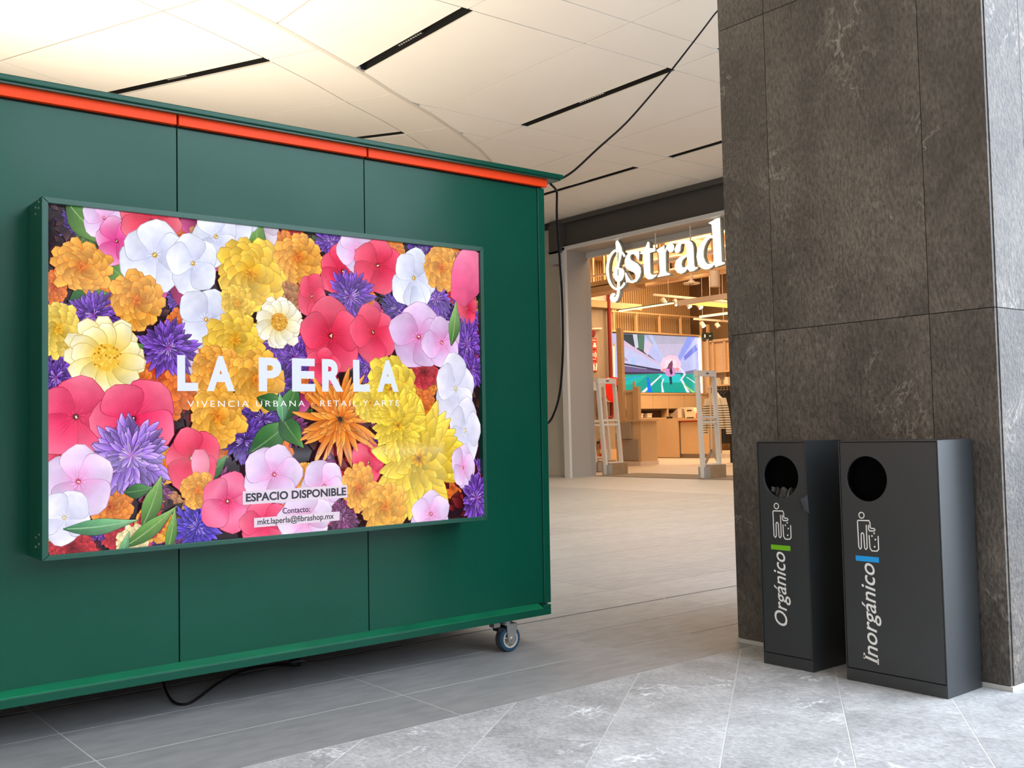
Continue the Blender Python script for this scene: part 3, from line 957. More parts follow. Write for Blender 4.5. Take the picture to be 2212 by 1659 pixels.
FLOWERS = [
    ('blot',0.065,1.068,0.091,0,1,'dk1'), ('blot',0.335,0.844,0.111,0,1,'dk1'), ('blot',0.87,0.774,0.138,0,1,'dkr'),
    ('blot',1.362,0.908,0.131,0,1,'dk2'), ('blot',0.479,0.482,0.097,0,1,'dkr'), ('blot',0.225,0.1,0.137,0,1.3,'dkr'),
    ('blot',0.72,0.465,0.117,0,1,'dk2'), ('blot',1.1,0.32,0.16,0,1,'dkr'), ('blot',1.625,0.113,0.154,0,0.8,'dkr'),
    ('blot',0.476,0.114,0.096,0,1,'dk1'), ('blot',1.097,0.037,0.088,0,1.2,'dkp'), ('blot',0.815,0.943,0.103,0,1,'dkb'),
    ('corn',0.029,0.565,0.077,0,0.9,'pur'), ('corn',0.02,0.669,0.059,20,0.9,'pur'), ('mari',0.334,0.537,0.091,10,1,'ora'),
    ('mari',0.358,0.593,0.066,40,1,'red2'), ('mari',0.272,0.56,0.062,70,1,'ora2'), ('mari',0.023,0.855,0.054,0,0.7,'ora2'),
    ('mari',0.439,0.754,0.055,0,1,'ora2'), ('daisy',1.715,1.088,0.059,0,0.7,'brn'), ('corn',1.673,0.83,0.078,0,0.8,'pur'),
    ('phlox',1.667,0.878,0.067,20,0.8,'red'), ('mari',0.833,0.875,0.076,0,1,'brn'), ('mari',0.778,0.897,0.058,30,1,'brn'),
    ('corn',1.029,1.101,0.064,0,1,'pur'), ('phlox',1.078,0.989,0.101,10,1,'red'), ('phlox',0.725,1.131,0.099,30,0.9,'pale'),
    ('leaf',0.725,1.08,0.075,70,0.5,'gr2'), ('mari',0.964,0.551,0.077,0,1,'ora2'), ('mari',0.721,0.649,0.067,20,1,'red2'),
    ('corn',0.869,0.653,0.09,0,1,'pur'), ('corn',0.776,0.693,0.078,20,0.9,'pur'), ('corn',0.793,0.549,0.085,10,1,'dpur'),
    ('corn',0.737,0.423,0.101,0,1,'dpur'), ('corn',0.665,0.349,0.093,0,1,'dpur'), ('corn',0.964,0.603,0.077,40,1,'dpur'),
    ('corn',1.186,0.625,0.083,0,0.8,'pur'), ('corn',1.318,0.85,0.085,0,0.9,'dpur'), ('corn',1.509,0.908,0.096,20,0.8,'pur'),
    ('corn',1.664,0.722,0.109,0,0.7,'pur'), ('corn',1.682,0.615,0.09,20,0.7,'pur'), ('mari',0.381,0.482,0.063,0,1,'ora2'),
    ('mari',0.462,0.546,0.084,0,1,'ora2'), ('corn',0.493,0.049,0.09,0,1,'bpur'), ('mari',0.195,0.14,0.07,20,1,'ora'),
    ('mari',0.078,0.015,0.053,0,1.4,'rbit'), ('mari',0.239,0.03,0.052,0,1.2,'rbit'), ('mari',0.332,0.077,0.047,30,1,'rbit'),
    ('mari',0.27,0.02,0.052,0,1,'cream'), ('mari',0.978,0.063,0.052,0,1,'rbit'), ('corn',1.066,0.048,0.074,0,1,'plum'),
    ('mari',0.791,0.278,0.068,0,1,'ora2'), ('phlox',1.181,0.246,0.083,0,0.9,'red'), ('mari',0.16,1.002,0.071,0,1,'grn'),
    ('leaf',0.12,1.064,0.089,-52,0.5,'gr2'), ('leaf',0.13,0.819,0.061,12,0.9,'gr1'), ('leaf',0.189,0.928,0.062,20,0.8,'gr1'),
    ('leaf',0.22,0.914,0.056,-40,0.8,'gr2'), ('mari',0.255,1.104,0.085,0,1.1,'pink2'), ('phlox',0.179,1.096,0.068,20,1,'lil'),
    ('phlox',0.22,1.023,0.078,30,0.9,'pink'), ('phlox',0.336,1.105,0.083,0,1.2,'red2p'), ('phlox',0.619,1.145,0.1,15,1.1,'wht'),
    ('phlox',0.566,1.073,0.102,40,0.9,'wht'), ('petal',0.448,0.851,0.071,-50,0.5,'mag'), ('phlox',0.347,0.988,0.114,5,1,'wht'),
    ('phlox',0.481,0.97,0.107,30,0.9,'wht'), ('mari',0.106,0.928,0.085,-30,1.1,'mar'), ('corn',0.145,0.772,0.085,0,1,'pur'),
    ('mari',0.285,0.829,0.097,80,0.9,'mar'), ('petal',0.479,0.611,0.129,-78,0.22,'pale'), ('phlox',0.527,0.775,0.108,0,0.95,'wht'),
    ('mari',0.034,0.718,0.089,0,0.8,'yel2'), ('corn',0.39,0.673,0.102,0,1,'pur'), ('daisy',0.184,0.633,0.123,10,1.05,'crm'),
    ('mari',0.697,0.951,0.138,0,0.95,'yel'), ('mari',0.643,0.838,0.067,20,0.9,'yel'), ('mari',0.886,1.024,0.091,0,1,'mar'),
    ('mari',0.633,0.705,0.1,10,1.05,'yel'), ('mari',0.563,0.596,0.092,40,1,'mar'), ('mari',0.711,0.565,0.111,10,0.9,'mar2'),
    ('daisy',0.803,0.779,0.092,0,1,'crm2'), ('phlox',0.938,0.882,0.084,60,0.7,'red'), ('phlox',1.14,1.075,0.094,40,0.9,'lil'),
    ('phlox',1.234,1.025,0.118,10,0.95,'red'), ('corn',1.101,0.892,0.104,0,1,'pur'), ('phlox',1.015,0.736,0.138,20,0.95,'red'),
    ('phlox',1.201,0.756,0.109,40,0.9,'red'), ('phlox',0.984,0.621,0.07,0,1,'red'), ('phlox',1.401,0.986,0.117,0,0.9,'wht'),
    ('petal',1.418,0.874,0.075,-86,0.5,'wht'), ('mari',1.539,1.038,0.096,0,0.95,'mar'), ('petal',1.677,1.006,0.114,60,0.7,'pinkr'),
    ('phlox',1.416,0.746,0.124,15,1.05,'lil2'), ('phlox',1.529,0.727,0.107,40,0.9,'lil2'), ('leaf',1.601,0.807,0.089,75,0.3,'gr2'),
    ('phlox',0.086,0.438,0.126,10,1,'red3'), ('phlox',0.271,0.429,0.13,40,1.05,'red3'), ('corn',0.263,0.305,0.148,0,0.95,'lpur'),
    ('phlox',0.093,0.229,0.113,20,0.95,'lil'), ('phlox',0.05,0.116,0.092,50,0.9,'wht2'), ('mari',0.565,0.433,0.108,0,0.95,'mar2'),
    ('phlox',0.469,0.29,0.109,30,0.85,'red'), ('petal',0.504,0.26,0.055,85,0.55,'pinkl'), ('mari',0.493,0.177,0.064,20,1,'mar'),
    ('leaf',0.773,0.35,0.098,28,0.5,'gr1'), ('leaf',0.843,0.37,0.072,-60,0.55,'gr1'), ('leaf',0.774,0.478,0.061,-20,0.5,'gr1'),
    ('leaf',0.852,0.481,0.075,60,0.5,'gr1'), ('leaf',0.814,0.464,0.051,90,0.4,'gr3'), ('leaf',0.34,0.146,0.087,62,0.35,'gr2'),
    ('leaf',0.286,0.185,0.046,0,0.5,'gr1'), ('leaf',0.165,0.071,0.112,-4,0.22,'gr3'), ('leaf',0.332,0.054,0.103,28,0.25,'gr2'),
    ('leaf',0.403,0.04,0.079,72,0.22,'gr2'), ('leaf',0.242,0.007,0.046,62,0.3,'gr3'), ('spider',1.051,0.419,0.163,0,0.98,'spid'),
    ('mari',1.281,0.535,0.121,0,1,'yel3'), ('mari',1.184,0.48,0.072,0,1,'yel3'), ('phlox',1.596,0.537,0.143,20,0.7,'wht2'),
    ('phlox',1.641,0.363,0.128,0,0.6,'wht2'), ('spiky',1.408,0.255,0.239,0,0.9,'yel3'), ('spiky',1.311,0.388,0.136,20,0.9,'yel3'),
    ('mari',1.129,0.15,0.093,80,0.8,'mar'), ('mari',1.246,0.071,0.098,-90,1,'mar2'), ('phlox',1.626,0.209,0.092,0,0.6,'lil'),
    ('phlox',1.461,0.029,0.097,20,1,'lil'), ('corn',1.691,0.08,0.112,0,0.75,'pur'), ('phlox',0.598,0.133,0.101,10,1,'pinkd'),
    ('phlox',0.734,0.046,0.087,30,1.1,'red3'), ('phlox',0.979,0.167,0.097,50,0.9,'lil'), ('phlox',0.775,0.22,0.108,0,1,'lil'),
    ('phlox',0.891,0.043,0.103,25,1.1,'lilw'),
]

PAL = {  # base, middle, tip, centre
    'wht': ((205, 208, 240), (226, 229, 250), (236, 238, 252), (196, 150, 60)), 'wht2': ((215, 214, 242), (228, 226, 248), (238, 234, 250), (205, 190, 150)),
    'pale': ((190, 160, 190), (222, 205, 222), (235, 225, 235), (200, 160, 90)), 'lil': ((232, 150, 205), (226, 196, 236), (234, 214, 242), (190, 60, 110)),
    'lil2': ((222, 130, 190), (216, 176, 222), (228, 200, 236), (180, 50, 90)), 'lilw': ((238, 150, 205), (230, 208, 240), (238, 222, 246), (190, 60, 100)),
    'pink': ((220, 60, 140), (236, 110, 170), (238, 180, 220), (120, 30, 60)), 'pink2': ((225, 50, 110), (235, 80, 140), (240, 130, 180), (170, 20, 60)),
    'pinkd': ((225, 35, 100), (250, 130, 170), (252, 96, 140), (150, 10, 50)), 'pinkl': ((250, 120, 150), (252, 150, 175), (250, 130, 160), (0, 0, 0)),
    'pinkr': ((225, 70, 120), (238, 105, 150), (240, 130, 165), (0, 0, 0)), 'red': ((200, 26, 60), (234, 62, 98), (242, 96, 124), (130, 10, 20)),
    'red2': ((180, 40, 30), (222, 72, 40), (236, 110, 50), (120, 20, 10)), 'red2p': ((200, 30, 60), (232, 70, 96), (240, 120, 140), (150, 20, 40)),
    'red3': ((220, 28, 82), (246, 78, 122), (252, 118, 148), (110, 10, 40)), 'mag': ((120, 20, 70), (176, 50, 110), (205, 90, 145), (0, 0, 0)),
    'mar': ((232, 110, 30), (250, 156, 44), (252, 184, 82), (222, 110, 24)), 'mar2': ((238, 128, 24), (250, 166, 44), (252, 190, 80), (214, 120, 24)),
    'ora': ((200, 80, 20), (234, 124, 36), (246, 150, 60), (150, 50, 10)), 'ora2': ((186, 66, 20), (226, 104, 36), (240, 130, 54), (140, 40, 10)),
    'yel': ((240, 160, 30), (250, 192, 52), (252, 210, 86), (235, 150, 30)), 'yel2': ((240, 170, 40), (252, 204, 70), (252, 220, 110), (230, 150, 40)),
    'yel3': ((240, 172, 24), (250, 206, 48), (253, 222, 84), (150, 110, 30)), 'crm': ((250, 196, 60), (253, 228, 140), (252, 244, 206), (240, 190, 60)),
    'crm2': ((240, 200, 110), (248, 236, 196), (250, 246, 232), (214, 150, 40)), 'cream': ((240, 200, 120), (250, 224, 150), (250, 236, 190), (240, 190, 80)),
    'brn': ((120, 60, 30), (176, 108, 62), (205, 150, 104), (90, 40, 20)), 'rbit': ((110, 16, 28), (176, 34, 44), (210, 60, 70), (80, 10, 20)),
    'pur': ((74, 30, 120), (104, 56, 168), (146, 100, 206), (150, 60, 150)), 'dpur': ((46, 18, 80), (78, 42, 136), (112, 76, 176), (60, 20, 90)),
    'lpur': ((130, 70, 180), (150, 110, 210), (184, 150, 232), (200, 120, 200)), 'bpur': ((50, 30, 140), (78, 52, 190), (120, 96, 222), (60, 30, 130)),
    'plum': ((80, 24, 66), (120, 52, 104), (156, 86, 136), (50, 10, 40)), 'grn': ((40, 70, 30), (70, 104, 44), (110, 140, 80), (40, 60, 30)),
    'gr1': ((34, 74, 36), (58, 108, 52), (90, 140, 76), (120, 160, 96)), 'gr2': ((60, 100, 46), (98, 144, 66), (140, 176, 100), (150, 184, 110)),
    'gr3': ((60, 120, 84), (100, 158, 110), (140, 188, 140), (150, 200, 150)), 'spid': ((214, 90, 24), (246, 132, 38), (252, 170, 84), (60, 40, 20)),
    'dk1': ((30, 16, 26), (62, 34, 44), (92, 58, 60), (0, 0, 0)), 'dk2': ((20, 22, 24), (50, 46, 60), (76, 80, 74), (0, 0, 0)),
    'dkr': ((52, 12, 18), (104, 24, 32), (140, 50, 44), (0, 0, 0)), 'dkp': ((46, 18, 46), (90, 40, 80), (120, 66, 104), (0, 0, 0)),
    'dkb': ((60, 34, 22), (104, 66, 44), (140, 96, 66), (0, 0, 0)),
}


def mixc(a, b, t):
    return tuple(a[i] + (b[i] - a[i]) * t for i in range(3))


class Print:
    """flat print: coloured petals laid over one another a few microns apart"""

    def __init__(self, step=5e-6):
        self.v, self.f, self.c, self.k, self.step = [], [], [], 0, step

    def poly(self, pts, col):
        self.k += 1
        o = len(self.v)
        self.v += [(p[0], -self.k * self.step, p[1]) for p in pts]
        self.c += [col] * len(pts)
        self.f.append(tuple(range(o, o + len(pts))))

    def strip(self, rows):
        """rows = [(left, mid, right)] each ((x, z), colour)"""
        self.k += 1
        o = len(self.v)
        for r in rows:
            for p, c in r:
                self.v.append((p[0], -self.k * self.step, p[1]))
                self.c.append(c)
        for i in range(len(rows) - 1):
            a = o + 3 * i
            self.f += [(a, a + 1, a + 4, a + 3), (a + 1, a + 2, a + 5, a + 4)]

    def petal(self, cx, cz, ang, r0, r1, w, prof, pal, asp=1.0, shade=1.0, bend=0.0, edge=0.86, outline=0.55, grow=0.03, wob=0.0, rng=None):
        n = len(prof) - 1
        for under in ((True, False) if outline else (False,)):
            rows = []
            for i, pw in enumerate(prof):
                t = i / n
                d = r0 + (r1 - r0) * t
                if under:
                    d = r0 + (r1 - r0) * (t * (1 + grow) if t > 0.1 else t)
                hw = w * pw * (1.0 if not under else 1.0 + 2.2 * grow) + (0.0007 if under else 0)
                a = ang + bend * t
                ca_, sa_ = math.cos(a), math.sin(a)
                c = mixc(pal[0], pal[1], min(1, t * 2)) if t < 0.5 else mixc(pal[1], pal[2], (t - 0.5) * 2)
                c = tuple(min(255, q * shade) for q in c)
                row = []
                for s in (-1, 0, 1):
                    x = cx + asp * (d * ca_ - s * hw * sa_)
                    z = cz + d * sa_ + s * hw * ca_
                    if under:
                        cc = tuple(q * outline for q in mixc(pal[0], pal[1], 0.5))
                    else:
                        cc = c if s == 0 else tuple(q * edge for q in c) if s < 0 else tuple(min(255, q * (2 - edge)) for q in c)
                        if wob:
                            k_ = 1 + rng.uniform(-wob, wob)
                            cc = tuple(min(255, q * k_) for q in cc)
                    row.append(((x, z), cc))
                rows.append(row)
            self.strip(rows)

    def disc(self, cx, cz, r, col, asp=1.0, n=12):
        self.poly([(cx + asp * r * math.cos(2 * math.pi * k / n), cz + r * math.sin(2 * math.pi * k / n)) for k in range(n)], col)

    def build(self, name, material, parent, f, clip=None):
        me = bpy.data.meshes.new(name)
        me.from_pydata([f(*p) for p in self.v], [], self.f)
        at = me.color_attributes.new('ink', 'FLOAT_COLOR', 'POINT')
        flat = []
        for c in self.c:
            flat += lin(c)
        at.data.foreach_set('color', flat)
        if clip:
            bm = bmesh.new()
            bm.from_mesh(me)
            for co, no in clip:
                bmesh.ops.bisect_plane(bm, geom=bm.verts[:] + bm.edges[:] + bm.faces[:], plane_co=co, plane_no=no, clear_outer=True, dist=1e-7)
            bm.to_mesh(me)
            bm.free()
        me.materials.append(material)
        o = bpy.data.objects.new(name, me)
        COL.objects.link(o)
        o.parent = parent
        return o


PR_PHLOX = [0.22, 0.5, 0.78, 0.96, 1.0, 0.88, 0.6, 0.22]
PR_MARI = [0.45, 0.68, 0.88, 1.0, 1.0, 0.86, 0.5]
PR_CORN = [0.2, 0.45, 0.75, 1.0, 0.75, 0.08]
PR_THIN = [0.35, 0.6, 0.85, 1.0, 0.92, 0.62, 0.12]
PR_LEAF = [0.05, 0.5, 0.85, 1.0, 0.9, 0.6, 0.28, 0.02]
pr = Print()
rg = random.Random(11)
pr.poly([(0, 0), (PW, 0), (PW, PH), (0, PH)], (38, 20, 28))
for k in range(420):                                       # deep background of dim petals and leaves
    pal = PAL[rg.choice(['dk1', 'dk2', 'dkr', 'dkp', 'dkb', 'dkr', 'dk1', 'dpur', 'grn'])]
    r_ = rg.uniform(0.02, 0.06)
    pr.petal(rg.uniform(0, PW), rg.uniform(0, PH), rg.uniform(0, 6.28), 0, r_, r_ * rg.uniform(0.2, 0.45), PR_LEAF, pal, shade=rg.uniform(0.6, 1.1), outline=0.0)


def flower(kind, x, z, r, rot, asp, pal):
    p = PAL[pal]
    a0 = R(rot)
    if kind == 'phlox':
        order = list(range(5))
        rg.shuffle(order)
        for k in order:
            a = a0 + k * 2 * math.pi / 5 + rg.uniform(-0.12, 0.12)
            L = r * rg.uniform(0.88, 1.08)
            pr.petal(x, z, a, 0.03 * r, L, L * rg.uniform(0.5, 0.6), PR_PHLOX, p, asp, rg.uniform(0.94, 1.03), rg.uniform(-0.15, 0.15), 0.94, 0.8, 0.012, 0.02, rg)
            for s in (-0.22, 0.0, 0.22):                   # fine petal veins
                pr.petal(x, z, a + s, 0.12 * r, L * 0.62, 0.006 * L, [0.6, 1, 0.6, 0.1], (p[0], p[0], p[1]), asp, 0.98, outline=0)
        for k in range(10):                                # darker throat star
            pr.petal(x, z, a0 + k * 0.628, 0.0, r * rg.uniform(0.16, 0.26), r * 0.03, PR_CORN, (p[3], p[0], mixc(p[0], p[1], 0.7)), asp, 1.0, outline=0)
        pr.disc(x, z, r * 0.075, p[3], asp)
        for k in range(3):
            pr.disc(x + rg.uniform(-0.03, 0.03) * r, z + rg.uniform(-0.03, 0.03) * r, r * 0.022, (245, 235, 190), asp, 6)
    elif kind in ('mari', 'spiky'):
        sp = kind == 'spiky'
        prof = PR_THIN if sp else PR_MARI
        for ring, (n, f0, f1) in enumerate(((14, 0.35, 1.0), (12, 0.25, 0.84), (10, 0.15, 0.64), (8, 0.05, 0.44)) if not sp else
                                           ((22, 0.3, 1.0), (20, 0.2, 0.85), (17, 0.12, 0.68), (13, 0.06, 0.48), (9, 0.02, 0.28))):
            for k in range(n):
                a = a0 + 2 * math.pi * (k + 0.5 * ring) / n + rg.uniform(-0.12, 0.12)
                L = r * f1 * rg.uniform(0.88, 1.08)
                pr.petal(x, z, a, r * f0 * 0.6, L, r * f1 * (3.3 if not sp else 3.0) / n * rg.uniform(0.8, 1.15), prof, p, asp, rg.uniform(0.88, 1.06) * (1.0 - 0.03 * ring),
                         rg.uniform(-0.1, 0.1), 0.9, 0.8, 0.014, 0.03, rg)
        pr.disc(x, z, r * 0.1, p[3], asp)
        for k in range(9):
            pr.petal(x, z, a0 + k * 0.7, 0, r * rg.uniform(0.1, 0.2), r * 0.035, PR_MARI, (p[3], p[0], p[1]), asp, rg.uniform(0.85, 1.05), outline=0)
    elif kind == 'daisy':
        for ring, (n, f1) in enumerate(((13, 1.0), (12, 0.9))):
            for k in range(n):
                a = a0 + 2 * math.pi * (k + 0.5 * ring) / n + rg.uniform(-0.1, 0.1)
                L = r * f1 * rg.uniform(0.86, 1.06)
                pr.petal(x, z, a, 0.15 * r, L, r * 0.235 * rg.uniform(0.85, 1.15), PR_MARI, p, asp, rg.uniform(0.93, 1.03), rg.uniform(-0.1, 0.1), 0.94, 0.8, 0.016, 0.02, rg)
        pr.disc(x, z, r * 0.34, p[3], asp, 20)
        for k in range(70):
            t = rg.uniform(0, 6.28)
            q = r * 0.34 * math.sqrt(rg.random())
            pr.disc(x + asp * q * math.cos(t), z + q * math.sin(t), r * 0.03, mixc(p[3], (255, 225, 110) if rg.random() > 0.4 else (160, 90, 20), rg.uniform(0.2, 0.8)), asp, 6)
    elif kind == 'corn':
        for ring, (n, f0, f1, w_) in enumerate(((13, 0.35, 1.0, 0.13), (13, 0.2, 0.8, 0.11), (12, 0.08, 0.55, 0.08), (10, 0.0, 0.34, 0.05))):
            for k in range(n):
                a = a0 + 2 * math.pi * (k + 0.5 * ring) / n + rg.uniform(-0.16, 0.16)
                L = r * f1 * rg.uniform(0.8, 1.12)
                for s, q in ((-0.20, 0.9), (0.20, 0.9), (0.0, 1.0)):
                    pr.petal(x, z, a + s, r * f0, L * q, r * w_ * 0.62, PR_CORN, p, asp, rg.uniform(0.68, 1.18), rg.uniform(-0.2, 0.2), 0.8, 0.5, 0.02, 0.05, rg)
        for k in range(16):
            a = rg.uniform(0, 6.28)
            pr.petal(x, z, a, 0, r * rg.uniform(0.15, 0.4), r * 0.018, [0.5, 1, 0.8, 0.4], (p[3], p[2], (235, 205, 240)), asp, rg.uniform(0.8, 1.1), rg.uniform(-0.3, 0.3), outline=0)
    elif kind == 'spider':
        for ring, (n, f0, f1) in enumerate(((26, 0.2, 1.06), (24, 0.1, 0.85), (20, 0.05, 0.6), (14, 0.02, 0.36))):
            for k in range(n):
                a = a0 + 2 * math.pi * (k + 0.5 * ring) / n + rg.uniform(-0.12, 0.12)
                L = r * f1 * rg.uniform(0.75, 1.15)
                pr.petal(x, z, a, r * f0, L, r * 0.062 * rg.uniform(0.8, 1.2), PR_THIN, p, asp, rg.uniform(0.84, 1.08), rg.uniform(-0.14, 0.14), 0.86, 0.62, 0.02, 0.04, rg)
        for k in range(18):
            a = rg.uniform(0, 6.28)
            pr.petal(x, z, a, 0, r * rg.uniform(0.1, 0.24), r * 0.012, [0.6, 1, 0.7, 0.2], ((40, 40, 34), (90, 60, 30), (240, 190, 90)), asp, 1, outline=0)
        pr.disc(x, z, r * 0.05, (42, 44, 40), asp)
    elif kind == 'leaf':
        dx, dz = r * math.cos(a0), r * math.sin(a0)
        pr.petal(x - dx, z - dz, a0, 0, 2 * r, r * asp, PR_LEAF, p, 1.0, 1.0, 0.12, 0.84, 0.5, 0.01, 0.03, rg)
        pr.petal(x - dx, z - dz, a0, 0.1 * r, 1.9 * r, r * 0.02, [0.6, 1, 1, 1, 0.6, 0.2], (p[3],) * 3, 1.0, 0.95, 0.12, outline=0)
        for k in range(5):
            for s in (-1, 1):
                t = 0.4 + 0.25 * k
                b_ = a0 + 0.12 * t / 2
                pr.petal(x - dx + t * r * math.cos(b_), z - dz + t * r * math.sin(b_), a0 + s * 0.7, 0, r * asp * 0.7 * (1 - abs(t - 1) * 0.5), r * 0.008, [0.6, 1, 0.5], (p[3], p[1], p[1]), 1.0, 0.9, outline=0)
    elif kind == 'petal':
        dx, dz = r * math.cos(a0), r * math.sin(a0)
        pr.petal(x - dx, z - dz, a0, 0, 2 * r, r * asp, PR_MARI, p, 1.0, 1.0, 0.1, 0.9, 0.6, 0.01, 0.02, rg)
    elif kind == 'blot':
        for k in range(26):
            t = rg.uniform(0, 6.28)
            q = r * math.sqrt(rg.random())
            s = r * rg.uniform(0.25, 0.55)
            pr.petal(x + asp * q * math.cos(t), z + q * math.sin(t), rg.uniform(0, 6.28), 0, s, s * 0.3, PR_LEAF, p, 1.0, rg.uniform(0.5, 1.2), rg.uniform(-0.4, 0.4), 0.8, 0.5, 0.02, 0.05, rg)


laid = [(PW / 2, PH / 2, 9.0, pr.k)]


def lay(fl):
    """a flower only has to lie above those it overlaps"""
    kind, x, z, r, rot, asp, pal = fl
    q = r * 1.15 * max(1.0, asp if kind not in ('leaf', 'petal') else 1.0)
    pr.k = max(t[3] for t in laid if (t[0] - x) ** 2 + (t[1] - z) ** 2 < (t[2] + q) ** 2)
    flower(*fl)
    laid.append((x, z, q, pr.k))


fill = []
rf = random.Random(4)
for k in range(150):                                       # smaller blooms filling the gaps behind the large ones
    x, z = rf.uniform(0, PW), rf.uniform(0, PH)
    kd, pl = rf.choice((('mari', 'ora2'), ('mari', 'ora'), ('corn', 'dpur'), ('corn', 'pur'), ('phlox', 'red'), ('mari', 'rbit'), ('mari', 'brn'), ('leaf', 'gr1'), ('corn', 'plum'), ('mari', 'mar'), ('phlox', 'mag')))
    fill.append((kd, x, z, rf.uniform(0.045, 0.075), rf.randint(0, 90), 1.0 if kd != 'leaf' else 0.4, pl))
for fl in fill[:]:
    lay(fl)
for fl in FLOWERS:
    lay(fl[:3] + (fl[3] * (1.07 if fl[0] != 'blot' else 1.0),) + fl[4:])
pr.build('flower_print', attr_mat('backlit_print', 1.02, 0.05, 0.05, 0.28, 26.0, 0.07), lbx,
         lambda x, y, z: (PX0 + x - KX, LD + 0.022 + y, PZ0 + z),
         [((PX0 - KX, 0, 0), (-1, 0, 0)), ((PX0 + PW - KX, 0, 0), (1, 0, 0)), ((0, 0, PZ0), (0, 0, -1)), ((0, 0, PZ0 + PH), (0, 0, 1))])


def onprint(x, z, y=-0.004):
    return lambda u, v, w: (PX0 + x + u - KX, LD + y + w, PZ0 + z + v)


M['inkwhite'] = emat('backlit_white', lin((232, 238, 252)), 0.85)
M['inkwhite2'] = emat('backlit_white_thin', lin((250, 250, 250)), 0.9)
M['inkdark'] = mat('print_dark', (0.012, 0.008, 0.02), 0.4)
M['inkgrey'] = mat('print_grey', (0.02, 0.012, 0.02), 0.4)
M['inkstrip'] = emat('backlit_strip', lin((243, 224, 240)), 0.80)
for ch, x0, x1, sk in (('L', 0.417, 0.490, 0), ('A', 0.522, 0.625, 0), ('P', 0.717, 0.806, 0), ('E', 0.849, 0.944, 0), ('R', 0.973, 1.064, 0), ('L', 1.107, 1.181, 0), ('A', 1.214, 1.313, 0)):
    lettering('title_letter', ch, x1 - x0, 0.109, onprint(x0, 0.530), M['inkwhite'], lbx, 0.0006, bold=0.045)
lettering('subtitle', 'VIVENCIA URBANA · RETAIL Y ARTE', 0.862, 0.0215, onprint(0.452, 0.4675), M['inkwhite2'], lbx, 0.0006, bold=-0.006, spacing=1.35)
lb('caption_strip', M['inkstrip'], PX0 + 0.653, PX0 + 1.076, LD - 0.0028, LD - 0.0024, PZ0 + 0.1175, PZ0 + 0.166)
lettering('caption', 'ESPACIO DISPONIBLE', 0.407, 0.0275, onprint(0.664, 0.1285), M['inkdark'], lbx, 0.0006, bold=0.03)
lettering('contact_word', 'Contacto:', 0.111, 0.020, onprint(0.806, 0.0755), M['inkgrey'], lbx, 0.0006, bold=0.012)
lb('contact_strip', M['inkstrip'], PX0 + 0.695, PX0 + 1.042, LD - 0.0028, LD - 0.0024, PZ0 + 0.0335, PZ0 + 0.0675)
lettering('contact_address', 'mkt.laperla@fibrashop.mx', 0.309, 0.0205, onprint(0.708, 0.0425), M['inkgrey'], lbx, 0.0006, bold=0.012)

# ------------------------------------------------------------------ litter bins
BODY = [(0.0002, 0.1185), (0.0008, 0.1048), (-0.003, 0.0975), (-0.022, 0.0981), (-0.0268, 0.1028), (-0.0224, 0.1077), (-0.0109, 0.1075), (-0.0062, 0.112), (-0.0065, 0.1271), (-0.0022, 0.1364), (0.0446, 0.1349), (0.0472, 0.1314), (0.0455, 0.0335), (0.0395, 0.0256), (0.0342, 0.0314), (0.0333, 0.0838), (0.0281, 0.0889), (0.0224, 0.0844), (0.0205, 0.031), (0.0149, 0.0259), (0.0097, 0.0317), (0.0098, 0.118)]
BINP = [(-0.0006, 0.0795), (-0.0024, 0.0325), (-0.0098, 0.0227), (-0.0311, 0.0228), (-0.0388, 0.0308), (-0.0384, 0.079)]
DOTS = [(-0.0222, 0.0896), (-0.0126, 0.0789), (-0.0266, 0.0663), (-0.0224, 0.0388)]


def stroke(mb, pts, w, x, closed=False):
    """flat line of width w on a plane of constant X, with round joints"""
    n = len(pts)
    for i in range(n if closed else n - 1):
        a, b = Vector(pts[i]), Vector(pts[(i + 1) % n])
        d = (b - a).normalized()
        s = Vector((-d.y, d.x)) * w / 2
        q = [a + s, b + s, b - s, a - s]
        mb.add([(x, p.x, p.y) for p in q], [(0, 1, 2, 3)])
    for p in pts:
        mb.add([(x + 0.00004, p[0] + w / 2 * math.cos(k * math.pi / 5), p[1] + w / 2 * math.sin(k * math.pi / 5)) for k in range(10)], [tuple(range(10))])


